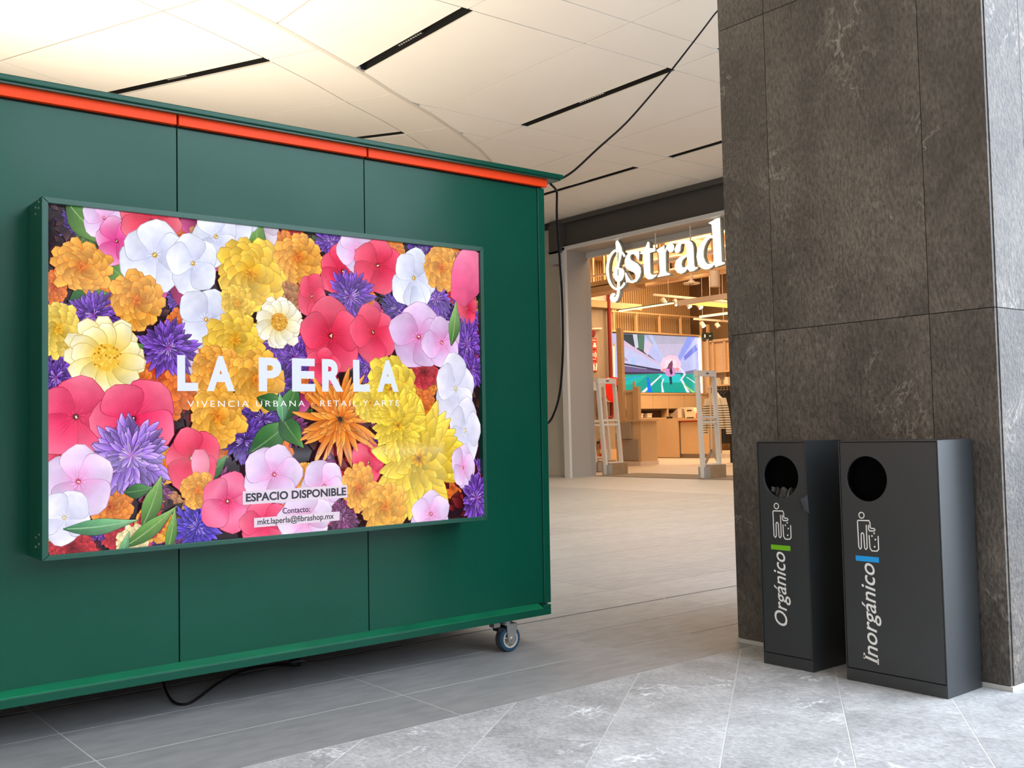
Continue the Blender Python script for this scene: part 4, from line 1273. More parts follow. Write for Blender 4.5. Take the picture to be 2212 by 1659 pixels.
def litter_bin(name, label, y0, y1, hy, py, pz, bar_m, bar, word, wz0, wz1, wy, xf=3.52):
    H, D = 0.922, 0.245
    xb = xf + D
    rt_ = empty(name, (xf + D / 2, (y0 + y1) / 2, 0))
    tag(rt_, label, 'litter bin')
    ox, oy = xf + D / 2, (y0 + y1) / 2

    def b_(nm, m_, a, b, c, d, e, f, par=rt_, bv=0.0):
        return MB().box(a - ox, b - ox, c - oy, d - oy, e, f).build(nm, m_, par, bevel=bv)
    t = 0.004
    b_('side_panel', M['bin'], xf, xb, y0, y0 + t, 0, H)
    b_('side_panel', M['bin'], xf, xb, y1 - t, y1, 0, H)
    b_('back_panel', M['bin'], xb - t, xb, y0 + t, y1 - t, 0, H)
    b_('top_panel', M['bin'], xf, xb - t, y0 + t, y1 - t, H - t, H)
    b_('plinth', M['bin'], xf, xf + 0.02, y0 + t, y1 - t, 0, 0.046)
    b_('inside', M['hole'], xf + 0.05, xb - t - 0.001, y0 + t + 0.001, y1 - t - 0.001, 0.05, H - t - 0.001)
    # door with a round opening
    dy0, dy1, dz0, dz1 = y0 + 0.0065, y1 - 0.0065, 0.0495, H - 0.0065
    hr, hz = 0.0865, 0.777
    cir = [(hy + hr * math.cos(-2 * math.pi * k / 48), hz + hr * math.sin(-2 * math.pi * k / 48)) for k in range(48)]
    door = outline_mesh('door', [[(dy0, dz0), (dy1, dz0), (dy1, dz1), (dy0, dz1)], cir], 0.012, lambda u, v, w: (xf + 0.001 + w - ox, u - oy, v), M['bin'], rt_)
    MB().lathe([(hr + 0.0012, 0.0125), (hr + 0.0012, 0.045)], (xf - ox, hy - oy, hz), 'X', 48, caps=False).build('opening_sleeve', M['hole'], door)
    # printed marks
    px_ = xf + 0.0006 - ox
    mb = MB()
    off = (py - oy, pz)
    stroke(mb, [(p[0] + off[0], p[1] + off[1]) for p in BODY], 0.0046, px_)
    stroke(mb, [(p[0] + off[0], p[1] + off[1]) for p in BINP], 0.0046, px_ - 0.0001)
    stroke(mb, [(off[0] + 0.0286 + 0.0112 * math.cos(k * math.pi / 10), off[1] + 0.1553 + 0.0112 * math.sin(k * math.pi / 10)) for k in range(20)], 0.0042, px_ - 0.0002, True)
    for p in DOTS:
        mb.add([(px_, off[0] + p[0] + 0.0036 * math.cos(k * math.pi / 5), off[1] + p[1] + 0.0036 * math.sin(k * math.pi / 5)) for k in range(10)], [tuple(range(10))])
    mb.build('pictogram', M['vinyl'], door)
    MB().box(px_, px_ + 0.0004, bar[0] - oy, bar[1] - oy, bar[2], bar[3]).build('colour_bar', bar_m, door)
    lettering('name_lettering', word, wz1 - wz0, 0.0605, lambda u, v, w: (px_ + w, wy + v - oy, wz0 + u), M['vinyl'], door, 0.0004, bold=0.006, shear=0.25)
    return rt_, door, ox, oy


b1, d1, ox1, oy1 = litter_bin('litter_bin', 'narrow charcoal litter bin with a green bar reading Orgánico', 2.497, 2.738, 2.623, 2.62, 0.5, M['vgreen'], (2.587, 2.683, 0.4755, 0.4955), 'Orgánico', 0.166, 0.4685, 2.6155)
b2, d2, ox2, oy2 = litter_bin('litter_bin', 'wide charcoal litter bin with a blue bar reading Inorgánico', 1.935, 2.345, 2.228, 2.226, 0.482, M['vblue'], (2.188, 2.287, 0.462, 0.482), 'Inorgánico', 0.082, 0.457, 2.209)
MB().box(3.5206 - ox2, 3.521 - ox2, 2.205 - oy2, 2.211 - oy2, 0.078, 0.100).build('letter_serif', M['vinyl'], d2)
MB().box(3.5206 - ox2, 3.521 - ox2, 2.263 - oy2, 2.269 - oy2, 0.092, 0.114).build('letter_serif', M['vinyl'], d2)
# crumpled bag edge showing in and beside the narrow bin's opening
rg2 = random.Random(5)


def crumple(name, pts, parent, m, ox, oy):
    vs = [(p[0] - ox, p[1] - oy, p[2]) for p in pts]
    n = len(vs) // 2
    fs = []
    for k in range(n - 1):
        fs += [(k, k + 1, n + k + 1), (k, n + k + 1, n + k)]
    mb = MB().add(vs, fs)
    mb.add([(v[0] + 0.004, v[1], v[2]) for v in vs], [f[::-1] for f in fs])
    return mb.build(name, m, parent)


up_, lo_ = [], []
for k in range(13):
    y = 2.56 + 0.125 * k / 12
    up_.append((3.545 + rg2.uniform(-0.008, 0.008), y, 0.728 + rg2.uniform(-0.006, 0.007)))
    lo_.append((3.537 + rg2.uniform(-0.004, 0.006), y, 0.688))
crumple('bag_edge', up_ + lo_, b1, M['liner'], ox1, oy1)
up_, lo_ = [], []
for k in range(7):
    t = k / 6
    up_.append((3.514 - 0.02 * math.sin(t * 3.1) + rg2.uniform(-0.004, 0.004), 2.527 - 0.036 * t, 0.672 + 0.03 * t + rg2.uniform(-0.006, 0.006)))
    lo_.append((3.516 - 0.012 * math.sin(t * 3.1), 2.522 - 0.032 * t, 0.660 - 0.024 * t + rg2.uniform(-0.004, 0.004)))
crumple('bag_corner', up_ + lo_, b1, M['liner'], ox1, oy1)

# ------------------------------------------------------------------ cables


def smooth_pts(pts, n=6):
    P = [Vector(p) for p in pts]
    out = []
    for i in range(len(P) - 1):
        p0, p1, p2, p3 = P[max(i - 1, 0)], P[i], P[i + 1], P[min(i + 2, len(P) - 1)]
        for k in range(n):
            t = k / n
            out.append(0.5 * ((2 * p1) + (p2 - p0) * t + (2 * p0 - 5 * p1 + 4 * p2 - p3) * t * t + (3 * p1 - p0 - 3 * p2 + p3) * t ** 3))
    out.append(P[-1])
    return out


c = MB().tube(smooth_pts([(3.232, 3.60, 2.178), (3.30, 3.58, 2.225), (3.447, 3.574, 2.347), (3.764, 3.693, 2.553), (4.038, 3.782, 2.763), (4.32, 3.863, 2.996), (4.61, 3.936, 3.252), (4.888, 4.02, 3.492),
                          (5.06, 4.066, 3.651), (5.6, 4.22, 4.25), (6.3, 4.40, 5.2)]), 0.0055, 8).build('power_cable', M['cable'], smooth=True)
tag(c, 'black cable swooping from the kiosk roof corner up to the ceiling', 'cable')
c = MB().tube(smooth_pts([(3.216, 3.66, 2.162), (3.30, 3.72, 2.16), (3.334, 3.75, 2.145), (3.33, 3.75, 2.03), (3.341, 3.75, 1.825), (3.35, 3.75, 1.643), (3.348, 3.75, 1.416), (3.337, 3.75, 1.279), (3.318, 3.75, 1.166),
                          (3.282, 3.75, 1.077), (3.24, 3.76, 1.02), (3.162, 3.80, 0.99)]), 0.0055, 8).build('power_cable', M['cable'], smooth=True)
tag(c, "black cable dangling down the kiosk's right-hand edge", 'cable')
cord = empty('extension_cord', (1.6, 4.0, 0))
tag(cord, 'black cord with a plug lying on the floor under the kiosk', 'cable')
MB().tube(smooth_pts([(p[0] - 1.6, p[1] - 4.0, p[2]) for p in ((1.53, 4.30, 0.10), (1.50, 4.15, 0.06), (1.465, 4.0, 0.02), (1.445, 3.86, 0.006), (1.47, 3.80, 0.006), (1.542, 3.861, 0.006), (1.682, 4.019, 0.006), (1.828, 4.149, 0.006), (1.93, 4.17, 0.008), (2.03, 4.10, 0.015))]), 0.005, 8).build('flex', M['cable'], cord, smooth=True)
MB().lathe([(0.006, 0.0), (0.016, 0.008), (0.02, 0.03), (0.02, 0.05)], (2.03 - 1.6, 4.09 - 4.0, 0.021), 'X', 12).build('plug', M['black'], cord)
MB().tube([(0.48, 0.083, 0.021), (0.50, 0.083, 0.021)], 0.003, 6).tube([(0.48, 0.097, 0.021), (0.50, 0.097, 0.021)], 0.003, 6).build('plug_pin', M['steel'], cord)

# ------------------------------------------------------------------ lit shop sign
SIGN = {
    'oval': [[(13.772,4.238),(13.802,4.284),(13.837,4.324),(13.877,4.356),(13.919,4.381),(13.963,4.397),(14.008,4.405),(14.054,4.403),(14.098,4.392),(14.14,4.373),(14.18,4.345),(14.215,4.309),(14.246,4.267),(14.272,4.218),(14.291,4.164),(14.304,4.106),(14.31,4.046),(14.309,3.986),(14.301,3.925),(14.286,3.867),(14.265,3.812),(14.238,3.761),(14.205,3.716),(14.168,3.678),(14.128,3.647),(14.085,3.624),(14.04,3.611),(13.995,3.606),(13.95,3.61),(13.906,3.623),(13.865,3.644),(13.827,3.674),(13.793,3.711),(13.836,3.747),(13.863,3.714),(13.892,3.688),(13.925,3.668),(13.958,3.656),(13.993,3.652),(14.029,3.656),(14.063,3.667),(14.096,3.687),(14.127,3.713),(14.156,3.747),(14.18,3.786),(14.201,3.83),(14.217,3.878),(14.228,3.93),(14.234,3.983),(14.235,4.036),(14.23,4.089),(14.22,4.14),(14.205,4.188),(14.185,4.231),(14.161,4.269),(14.133,4.301),(14.103,4.327),(14.07,4.345),(14.035,4.355),(14.0,4.357),(13.965,4.351),(13.931,4.338),(13.898,4.316),(13.868,4.288),(13.841,4.254),(13.817,4.214)]],
    'clef': [[(14.03,4.519),(14.015,4.56),(13.991,4.573),(13.958,4.558),(13.906,4.48),(13.866,4.397),(13.861,4.318),(13.897,4.208),(13.942,4.108),(13.958,4.042),(13.918,4.022),(13.858,4.009),(13.819,3.96),(13.813,3.907),(13.837,3.842),(13.887,3.786),(13.946,3.765),(13.954,3.577),(13.976,3.493),(14.02,3.42),(14.087,3.379),(14.156,3.387),(14.209,3.427),(14.229,3.483),(14.207,3.544),(14.148,3.571),(14.087,3.562),(14.07,3.533),(14.093,3.514),(14.12,3.511),(14.11,3.489),(14.069,3.496),(14.04,3.539),(14.027,3.595),(14.014,3.768),(14.057,3.798),(14.095,3.857),(14.115,3.927),(14.103,4.004),(14.067,4.057),(14.017,4.099),(14.003,4.184),(14.009,4.302),(14.023,4.42)],[(13.976,4.365),(13.951,4.312),(13.965,4.179),(13.986,4.114),(13.987,4.24)],[(13.996,4.009),(13.974,4.015),(13.971,3.889),(13.998,3.892)]],
    's': [[(13.429,4.092),(13.461,4.125),(13.504,4.198),(13.568,4.246),(13.634,4.237),(13.656,4.192),(13.631,4.141),(13.56,4.102),(13.458,4.04),(13.389,3.964),(13.38,3.877),(13.416,3.787),(13.497,3.712),(13.603,3.693),(13.695,3.714),(13.735,3.733),(13.775,3.719),(13.791,3.827),(13.8,3.924),(13.768,3.91),(13.717,3.827),(13.654,3.751),(13.588,3.738),(13.528,3.773),(13.525,3.84),(13.569,3.893),(13.66,3.934),(13.751,3.985),(13.802,4.059),(13.798,4.155),(13.754,4.235),(13.672,4.29),(13.579,4.3),(13.488,4.272),(13.442,4.277),(13.41,4.251)]],
    't': [[(13.183,4.419),(13.146,4.399),(13.138,4.285),(12.999,4.273),(13.001,4.208),(13.141,4.201),(13.143,3.836),(13.113,3.79),(13.057,3.778),(12.981,3.782),(12.995,3.751),(13.098,3.708),(13.199,3.712),(13.268,3.759),(13.304,3.839),(13.308,4.198),(13.398,4.221),(13.384,4.238),(13.279,4.288),(13.224,4.355)]],
    'r': [[(12.982,4.224),(12.773,4.29),(12.771,4.188),(12.719,4.267),(12.656,4.299),(12.589,4.293),(12.542,4.254),(12.539,4.185),(12.577,4.136),(12.638,4.131),(12.686,4.166),(12.703,4.21),(12.748,4.152),(12.756,3.821),(12.733,3.781),(12.66,3.748),(12.661,3.725),(12.965,3.724),(12.964,3.747),(12.919,3.773),(12.905,3.822),(12.919,4.159),(12.946,4.191)]],
    'a': [[(12.533,4.175),(12.488,4.241),(12.389,4.294),(12.281,4.309),(12.176,4.287),(12.108,4.227),(12.082,4.142),(12.078,3.827),(12.056,3.784),(11.992,3.78),(12.005,3.755),(12.105,3.719),(12.187,3.721),(12.221,3.757),(12.232,3.786),(12.293,3.731),(12.39,3.708),(12.472,3.737),(12.53,3.799),(12.539,3.883),(12.499,3.969),(12.401,4.018),(12.245,4.05),(12.246,4.158),(12.273,4.226),(12.32,4.247),(12.368,4.241),(12.381,4.206),(12.39,4.135),(12.434,4.096),(12.494,4.1),(12.528,4.137)],[(12.241,4.004),(12.344,3.955),(12.376,3.887),(12.361,3.831),(12.314,3.811),(12.266,3.827),(12.234,3.867)]],
    'd': [[(11.729,4.517),(11.653,4.535),(11.489,4.58),(11.466,4.573),(11.464,4.222),(11.455,3.793),(11.39,3.775),(11.396,3.75),(11.602,3.721),(11.617,3.772),(11.669,3.735),(11.749,3.706),(11.84,3.714),(11.93,3.753),(11.996,3.843),(12.02,3.962),(11.998,4.076),(11.924,4.18),(11.817,4.261),(11.713,4.302),(11.64,4.284),(11.655,4.476)],[(11.637,4.228),(11.693,4.246),(11.762,4.208),(11.823,4.129),(11.855,4.036),(11.859,3.948),(11.823,3.854),(11.768,3.797),(11.7,3.797),(11.632,3.827),(11.635,4.021)]],
}

sg = empty('shop_sign', (13.99, 12.8, 4.0))
tag(sg, 'illuminated white letters strad with a treble clef hanging in the shop entrance', 'sign')
for k, sp in SIGN.items():
    f_ = lambda u, v, w: (13.95 + w - 13.99, u - 12.8, v - 4.0)
    lt = outline_mesh('letter' if len(k) == 1 else 'emblem', sp, 0.09, f_, M['signside'], sg)
    outline_mesh('lit_face', sp, 0.004, lambda u, v, w: (13.945 + w - 13.99, u - 12.8, v - 4.0), M['signlit'], lt)
for y in (13.05, 12.2, 11.3):
    MB().tube([(0.02, y - 12.8, 0.2), (0.02, y - 12.8, 0.57)], 0.012, 6).build('hanger_rod', M['whitemetal'], sg)
MB().bar((0.03, 13.9 - 12.8, 0.02), (0.03, 11.2 - 12.8, 0.02), 0.02).build('carrier_rail', M['whitemetal'], sg)

# ------------------------------------------------------------------ video wall
SCREEN = [
    ((192,196,245),[23.06,3.98,27.31,4.02,27.21,2.09,23.02,2.08]),
    ((186,182,204),[24.57,3.98,26.71,4.0,26.12,3.23,25.42,3.23]),
    ((205,195,225),[24.89,3.69,26.47,3.74,26.12,3.23,25.42,3.23]),
    ((60,72,78),[23.39,3.97,24.57,3.98,24.51,3.45,25.26,3.04,25.08,3.04,24.1,3.54,23.38,3.88]),
    ((85,125,105),[24.28,3.98,24.57,3.98,24.52,3.46,24.25,3.52]),
    ((205,210,228),[24.02,3.98,24.23,3.98,24.27,3.56,24.12,3.5]),
    ((220,205,228),[24.61,3.82,24.91,3.69,24.7,3.3,24.51,3.43]),
    ((190,205,248),[24.75,3.99,24.92,3.99,25.46,3.2,25.34,3.21]),
    ((150,165,248),[26.67,4.0,27.09,4.0,26.26,3.17,26.07,3.17]),
    ((120,130,228),[26.45,3.32,27.05,3.73,27.16,3.56,26.49,3.18]),
    ((225,215,240),[27.02,3.97,27.28,3.97,27.27,3.77,27.08,3.76]),
    ((198,204,246),[23.38,3.86,24.1,3.54,25.3,3.04,25.29,2.83,23.37,3.03]),
    ((215,190,222),[23.38,3.86,24.1,3.54,25.19,3.09,25.19,3.03,24.1,3.41,23.39,3.64]),
    ((175,205,250),[23.92,3.25,24.11,3.23,24.1,2.97,23.89,3.0]),
    ((175,160,200),[23.38,3.28,23.65,3.22,23.77,3.1,23.37,3.11]),
    ((55,58,92),[23.37,3.05,25.4,2.84,25.4,2.77,23.37,2.98]),
    ((205,210,235),[23.37,2.99,24.63,2.86,24.59,2.83,23.37,2.96]),
    ((105,95,142),[23.39,2.96,25.42,2.78,25.42,2.71,23.4,2.66]),
    ((60,50,80),[23.4,2.74,25.42,2.75,26.42,2.75,26.42,2.71,23.4,2.66]),
    ((252,208,228),[25.26,3.04,25.42,3.23,25.76,3.35,26.13,3.31,26.3,3.06,26.19,2.81,25.29,2.8]),
    ((245,225,240),[25.48,3.14,25.76,3.24,26.07,3.15,26.06,2.9,25.47,2.89]),
    ((120,120,152),[26.49,2.8,27.06,2.89,27.05,2.71,26.49,2.7]),
    ((8,168,150),[23.38,2.65,25.29,2.72,27.08,2.72,27.05,2.09,23.38,2.08]),
    ((40,205,205),[25.17,2.7,26.19,2.72,26.45,2.43,25.38,2.42]),
    ((20,190,175),[23.41,2.57,24.63,2.65,24.18,2.39,23.4,2.31]),
    ((30,150,235),[23.41,2.49,24.19,2.61,24.32,2.61,23.41,2.44]),
    ((240,240,250),[25.26,2.66,25.34,2.66,24.49,2.08,24.32,2.08]),
    ((235,240,250),[25.37,2.55,25.44,2.55,25.34,2.37,25.41,2.09,25.29,2.09,25.28,2.38]),
    ((240,240,250),[26.25,2.52,26.34,2.52,26.68,2.09,26.52,2.09]),
    ((230,240,245),[26.51,2.62,26.57,2.62,27.03,2.42,27.02,2.38]),
    ((190,225,120),[26.27,2.42,26.31,2.42,26.95,2.09,26.81,2.09]),
    ((10,120,248),[24.6,2.58,24.7,2.58,24.84,2.08,24.62,2.08]),
    ((215,150,205),[25.49,2.88,25.75,2.99,25.99,2.89,25.96,2.67,25.73,2.6,25.51,2.66]),
    ((235,150,160),[25.32,2.86,25.5,2.89,25.47,2.79,25.32,2.78]),
    ((240,150,150),[25.99,2.92,26.18,2.92,26.15,2.8,25.99,2.81]),
    ((130,70,100),[25.58,2.89,25.68,3.05,25.85,3.18,25.87,3.02,25.81,2.84,25.7,2.87]),
    ((70,30,60),[25.69,2.83,25.81,2.91,25.85,2.74,25.75,2.67]),
    ((20,70,80),[25.67,2.62,25.8,2.62,25.81,2.36,25.7,2.36]),
    ((245,225,245),[26.11,2.98,26.22,2.97,26.51,2.71,26.27,2.49,26.18,2.5,26.4,2.71]),
]

scr = empty('video_wall', (25.15, 23.5, 2.08))
tag(scr, 'big video screen showing a bright tunnel over a teal running track', 'screen')
MB().box(23.02 - 25.15, 27.25 - 25.15, 0.0, 0.12, 0.0, 1.93).build('cabinet', M['shadeblack'], scr)
sp_ = Print(step=0.0006)
for cc, pts in SCREEN:
    sp_.poly([(min(max(pts[i], 23.03), 27.24) - 25.15, min(max(pts[i + 1], 2.09), 4.0) - 2.08) for i in range(0, len(pts), 2)], cc)
sp_.build('picture', attr_mat('screen_picture', 1.0, 0.05, 0.3, 0.4, 5.0, 0.05), scr, lambda x, y, z: (x, y - 0.002, z))

# slatted wall above the screen, with a wood grid in front
slw = empty('slat_wall', (25.2, 23.75, 3.9))
tag(slw, 'tan vertical slat wall above the video screen', 'wall cladding')
MB().box(-4.2, 1.9, 0.0, 0.06, 0.0, 2.4).build('backing', M['slatback'], slw)
for k in range(58):
    x = -4.15 + 0.1045 * k
    MB().box(x, x + 0.062, -0.05, 0.0, 0.0, 2.4).build('slat', M['slat'], slw)
grd = empty('wood_grid', (25.2, 23.45, 4.02))
tag(grd, 'pale wooden open grid frame right above the video screen', 'shelf frame')
MB().box(-2.3, 2.15, -0.04, 0.04, 0.0, 0.05).build('bottom_rail', M['wood'], grd)
MB().box(-2.3, 2.15, -0.04, 0.04, 0.63, 0.68).build('top_rail', M['wood'], grd)
for x in (-2.08, -1.05, 0.04, 1.08, 2.12):
    MB().box(x - 0.025, x + 0.025, -0.04, 0.04, 0.05, 0.63).build('upright', M['wood'], grd)

# back counter below the screen
bc = empty('back_counter', (25.2, 23.3, 0))
tag(bc, 'long wooden back counter with panel fronts below the video screen', 'counter')
MB().box(-2.2, 2.0, -0.2, 0.4, 2.0, 2.06).build('worktop', M['wood'], bc)
xs_ = [-2.2, -1.6, -0.72, 0.04, 0.78, 1.5, 2.0]
for a, b in zip(xs_, xs_[1:]):
    MB().box(a + 0.008, b - 0.008, -0.18, -0.16, 1.545, 1.995).build('panel_front', M['wood2'], bc)
MB().box(-2.2, 2.0, -0.16, 0.4, 1.5, 2.0).build('carcass', M['darkshelf'], bc)
MB().box(-2.2, 2.0, 0.1, 0.4, 1.25, 1.5).build('niche', M['darkshelf'], bc)
for x in (-2.2, -0.02, 1.9):
    MB().box(x - 0.04, x + 0.04, -0.17, 0.4, 1.25, 1.545).build('divider', M['wood'], bc)
MB().box(-2.2, 2.0, -0.2, 0.4, 0.0, 1.25).build('lower_front', M['wood2'], bc)
for i, (x, z) in enumerate(((23.15, 1.26), (23.95, 1.26), (24.35, 1.26), (25.55, 1.26))):
    t = MB().box(x - 0.1, x + 0.1, 23.16, 23.32, z, z + 0.13).box(x - 0.11, x + 0.11, 23.15, 23.33, z + 0.1, z + 0.135).build('card_box', M['pinkwhite'])
    tag(t, ['small pale box at the left end of the counter niche', 'small pale box left of centre in the counter niche', 'small pale box beside the niche divider', 'small pale box right of the niche divider'][i], 'box', 'boxes in the counter niche')

# cash counter
ct = empty('cash_counter', (23.6, 21.3, 0))
tag(ct, 'wide pale wooden cash counter facing the shop entrance', 'counter')


def cbox(nm, m_, x0, x1, y0, y1, z0, z1, par=ct, bv=0.0):
    L = par.location
    return MB().box(x0 - L.x, x1 - L.x, y0 - L.y, y1 - L.y, z0 - L.z, z1 - L.z).build(nm, m_, par, bevel=bv)


cbox('panel_front', M['wood2'], 23.30, 23.34, 22.24, 22.75, 0.14, 1.19)
cbox('panel_front', M['wood2'], 23.28, 23.34, 21.0, 22.22, 0.02, 1.165)
cbox('panel_front', M['wood2'], 23.36, 23.40, 19.9, 20.98, 0.13, 1.08)
cbox('worktop', M['wood'], 23.28, 24.0, 19.9, 20.99, 1.12, 1.19)
cbox('worktop', M['wood'], 23.30, 24.0, 20.99, 22.75, 1.165, 1.20)
cbox('red_slot', M['signred'], 23.37, 23.42, 19.9, 20.98, 1.085, 1.115)  # red strip set back under the worktop
cbox('carcass', M['taupe'], 23.41, 23.95, 19.9, 22.75, 0.12, 1.12)
cbox('kick_board', M['taupe'], 23.42, 23.9, 19.9, 22.75, 0.0, 0.12)
cbox('vent', M['darkgap'], 23.295, 23.30, 22.3, 22.7, 0.17, 0.215)
rg_ = empty('cash_register', (23.75, 21.2, 1.195))
tag(rg_, 'grey wedge screen hood on the cash counter', 'cash register')
MB().prism([(0.52, 0.005), (0.06, 0.33), (-0.1, 0.3), (-0.12, 0.005)], lambda p: (-0.15, p[0], p[1]), lambda p: (0.15, p[0], p[1])).build('hood', M['taupe'], rg_)
MB().box(-0.17, -0.15, -0.08, 0.06, 0.02, 0.3).build('screen_back', M['pinkwhite'], rg_)
MB().box(-0.2, -0.05, 0.3, 0.5, 0.005, 0.06).build('scanner', M['black'], rg_)
pr_ = empty('receipt_printer', (23.75, 20.78, 1.192))
tag(pr_, 'cream receipt printer next to the wedge screen hood', 'printer')
MB().prism([(0.2, 0.0), (0.24, 0.33), (-0.12, 0.31), (-0.2, 0.14), (-0.2, 0.0)], lambda p: (-0.15, p[0], p[1]), lambda p: (0.15, p[0], p[1])).build('body', M['skinny'], pr_)
MB().box(-0.16, -0.15, -0.06, 0.12, 0.22, 0.25).build('paper_slot', M['black'], pr_)
MB().box(-0.16, -0.15, -0.14, 0.14, 0.0, 0.03).build('foot', M['black'], pr_)
for i, (y, m_, lab) in enumerate(((20.52, 'signred', 'small red bottle on the cash counter'), (20.41, 'pinkwhite', 'small pale bottle right of the red one'), (20.30, 'skinny', 'small cream bottle farthest right on the cash counter'))):
    t = MB().lathe([(0.045, 0.0), (0.05, 0.02), (0.05, 0.14), (0.02, 0.18), (0.02, 0.24), (0.028, 0.245), (0.028, 0.28)], (23.65, y, 1.192), 'Z', 12).build('bottle', M[m_], smooth=True)
    tag(t, lab, 'bottle', 'bottles on the cash counter')

# tall left unit with posts and a taupe box
un = empty('service_unit', (18.95, 18.6, 0))
tag(un, 'wooden service unit with tall posts and taupe box by the entrance gates', 'cabinet')


def ub(nm, m_, x0, x1, y0, y1, z0, z1, par=un):
    return cbox(nm, m_, x0, x1, y0, y1, z0, z1, par)


ub('tall_post', M['wood'], 18.8, 18.9, 18.81, 18.98, 1.15, 3.53)
ub('half_post', M['wood'], 18.8, 18.9, 18.27, 18.45, 1.15, 1.99)
ub('thin_post', M['wood2'], 18.86, 18.92, 18.45, 18.50, 1.15, 2.13)
ub('glazing_bead', M['wood2'], 18.86, 18.92, 18.50, 19.10, 1.86, 1.92)
ub('upper_panel', M['wood2'], 18.90, 18.94, 18.50, 18.80, 1.15, 1.86)
ub('upper_panel', M['wood2'], 18.92, 18.95, 18.99, 19.1, 1.15, 1.86)
ub('counter_top', M['wood'], 18.76, 19.4, 18.15, 19.12, 1.115, 1.15)
ub('taupe_box', M['taupe'], 18.72, 18.8, 18.51, 19.02, 0.67, 1.105)
ub('lower_body', M['wood2'], 18.81, 19.4, 18.22, 19.1, 0.1, 1.11)
ub('lower_panel', M['taupe'], 18.77, 18.81, 18.31, 18.82, 0.13, 0.655)
ub('plinth', M['pinkwhite'], 18.74, 19.4, 18.18, 19.08, 0.003, 0.1)
bxp = empty('leaflet_holder', (18.71, 18.9, 0.8))
tag(bxp, 'two cream leaflet holders on the taupe box', 'leaflet holder')
MB().prism([(0.1, 0.17), (-0.03, 0.17), (-0.06, 0.26), (0.1, 0.27)], lambda p: (-0.03, p[0], p[1]), lambda p: (0.0, p[0], p[1])).build('holder', M['skinny'], bxp)
MB().prism([(0.1, 0.02), (-0.02, 0.02), (-0.04, 0.12), (0.1, 0.12)], lambda p: (-0.03, p[0], p[1]), lambda p: (0.0, p[0], p[1])).build('holder', M['skinny'], bxp)

# anti-theft gates


def gate(x, y, label, lean=0.11):
    g = empty('security_gate', (x, y, 0))
    tag(g, label, 'security gate', 'white anti-theft gates at the shop entrance')
    W_, D_ = 0.46, 0.04
    for xx, nm in ((0.0, 'post'), (W_, 'post')):
        w2 = 0.055 if xx == 0 else 0.05
        MB().hexa([(xx + lean, -D_, 0.02), (xx + w2 + lean, -D_, 0.02), (xx + w2 + lean, D_, 0.02), (xx + lean, D_, 0.02)],
                  [(xx, -D_, 1.98), (xx + w2, -D_, 1.98), (xx + w2, D_, 1.98), (xx, D_, 1.98)]).build(nm, M['whitemetal'], g)
    MB().box(-0.005, W_ + 0.055, -D_ - 0.006, D_ + 0.006, 1.88, 1.99).build('top_bar', M['whitemetal'], g)
    MB().box(0.22, 0.30, -D_ - 0.009, -D_ - 0.006, 1.925, 1.945).build('label_plate', M['black'], g)
    for z in (1.04, 1.13):
        MB().box(0.05 + lean * 0.45, W_ + lean * 0.45, -0.03, 0.03, z - 0.022, z + 0.022).build('cross_bar', M['whitemetal'], g)
    MB().box(0.08 + lean, W_ + 0.1 + lean, -0.09, 0.09, 0.013, 0.25).build('base_block', M['baseblock'], g)
    MB().box(0.0 + lean, 0.10 + lean, -0.10, 0.10, 0.013, 0.22).build('base_plate', M['greyframe'], g)
    MB().box(0.08 + lean, W_ + lean, -0.05, 0.05, 0.25, 0.275).build('bottom_bar', M['whitemetal'], g)
    return g


gate(14.52, 15.26, 'white anti-theft gate nearest the left entrance post', 0.17)
gate(15.50, 16.6, 'white anti-theft gate in the middle of the left row', 0.17)
gate(16.80, 18.15, 'white anti-theft gate farthest back in the left row', 0.16)
gate(14.45, 12.55, 'single white anti-theft gate in front of the striped top', 0.085)

# wall with fire equipment
pp = MB().tube([(21.02, 21.50, 4.9), (21.02, 21.50, 1.35), (21.0, 21.50, 1.27), (20.94, 21.50, 1.25), (20.6, 21.50, 1.25), (20.56, 21.5, 1.27), (20.55, 21.50, 1.36), (20.55, 21.50, 1.6)], 0.055, 10).build('fire_pipe', M['pipered'], smooth=True)
tag(pp, 'dark red fire pipe running down the grey-brown wall', 'pipe')
rl = empty('hose_reel', (20.8, 21.29, 2.05))
tag(rl, 'bright red round hose reel behind the anti-theft gates', 'hose reel')
MB().lathe([(0.37, -0.03), (0.37, 0.0)], (0.02, -0.1, 0), 'Y', 28).build('front_disc', M['firered'], rl)
MB().lathe([(0.37, 0.0), (0.37, 0.03)], (0.02, 0.12, 0), 'Y', 28).build('rear_disc', M['firered'], rl)
MB().lathe([(0.33, -0.09), (0.35, -0.06), (0.33, -0.03), (0.35, 0.0), (0.33, 0.03), (0.35, 0.06), (0.33, 0.1)], (0.0, 0.0, 0), 'Y', 28).build('coiled_hose', M['whitemetal'], rl, smooth=True)
MB().box(-0.3, -0.2, 0.15, 0.315, -0.1, 0.1).build('wall_bracket', M['firered'], rl)
MB().lathe([(0.11, -0.02), (0.11, 0.0)], (0.06, -0.13, 0.03), 'Y', 18).build('hub', M['black'], rl)
MB().box(0.02, 0.1, -0.155, -0.15, 0.0, 0.06).build('hub_label', M['skinny'], rl)
ex = empty('fire_extinguisher', (20.55, 21.42, 0.12))
tag(ex, 'red fire extinguisher standing low on the grey-brown wall', 'fire extinguisher')
MB().lathe([(0.09, 0.0), (0.1, 0.02), (0.1, 0.5), (0.07, 0.57), (0.03, 0.6), (0.03, 0.64)], (0, 0, 0), 'Z', 18).build('cylinder', M['firered'], ex, smooth=True)
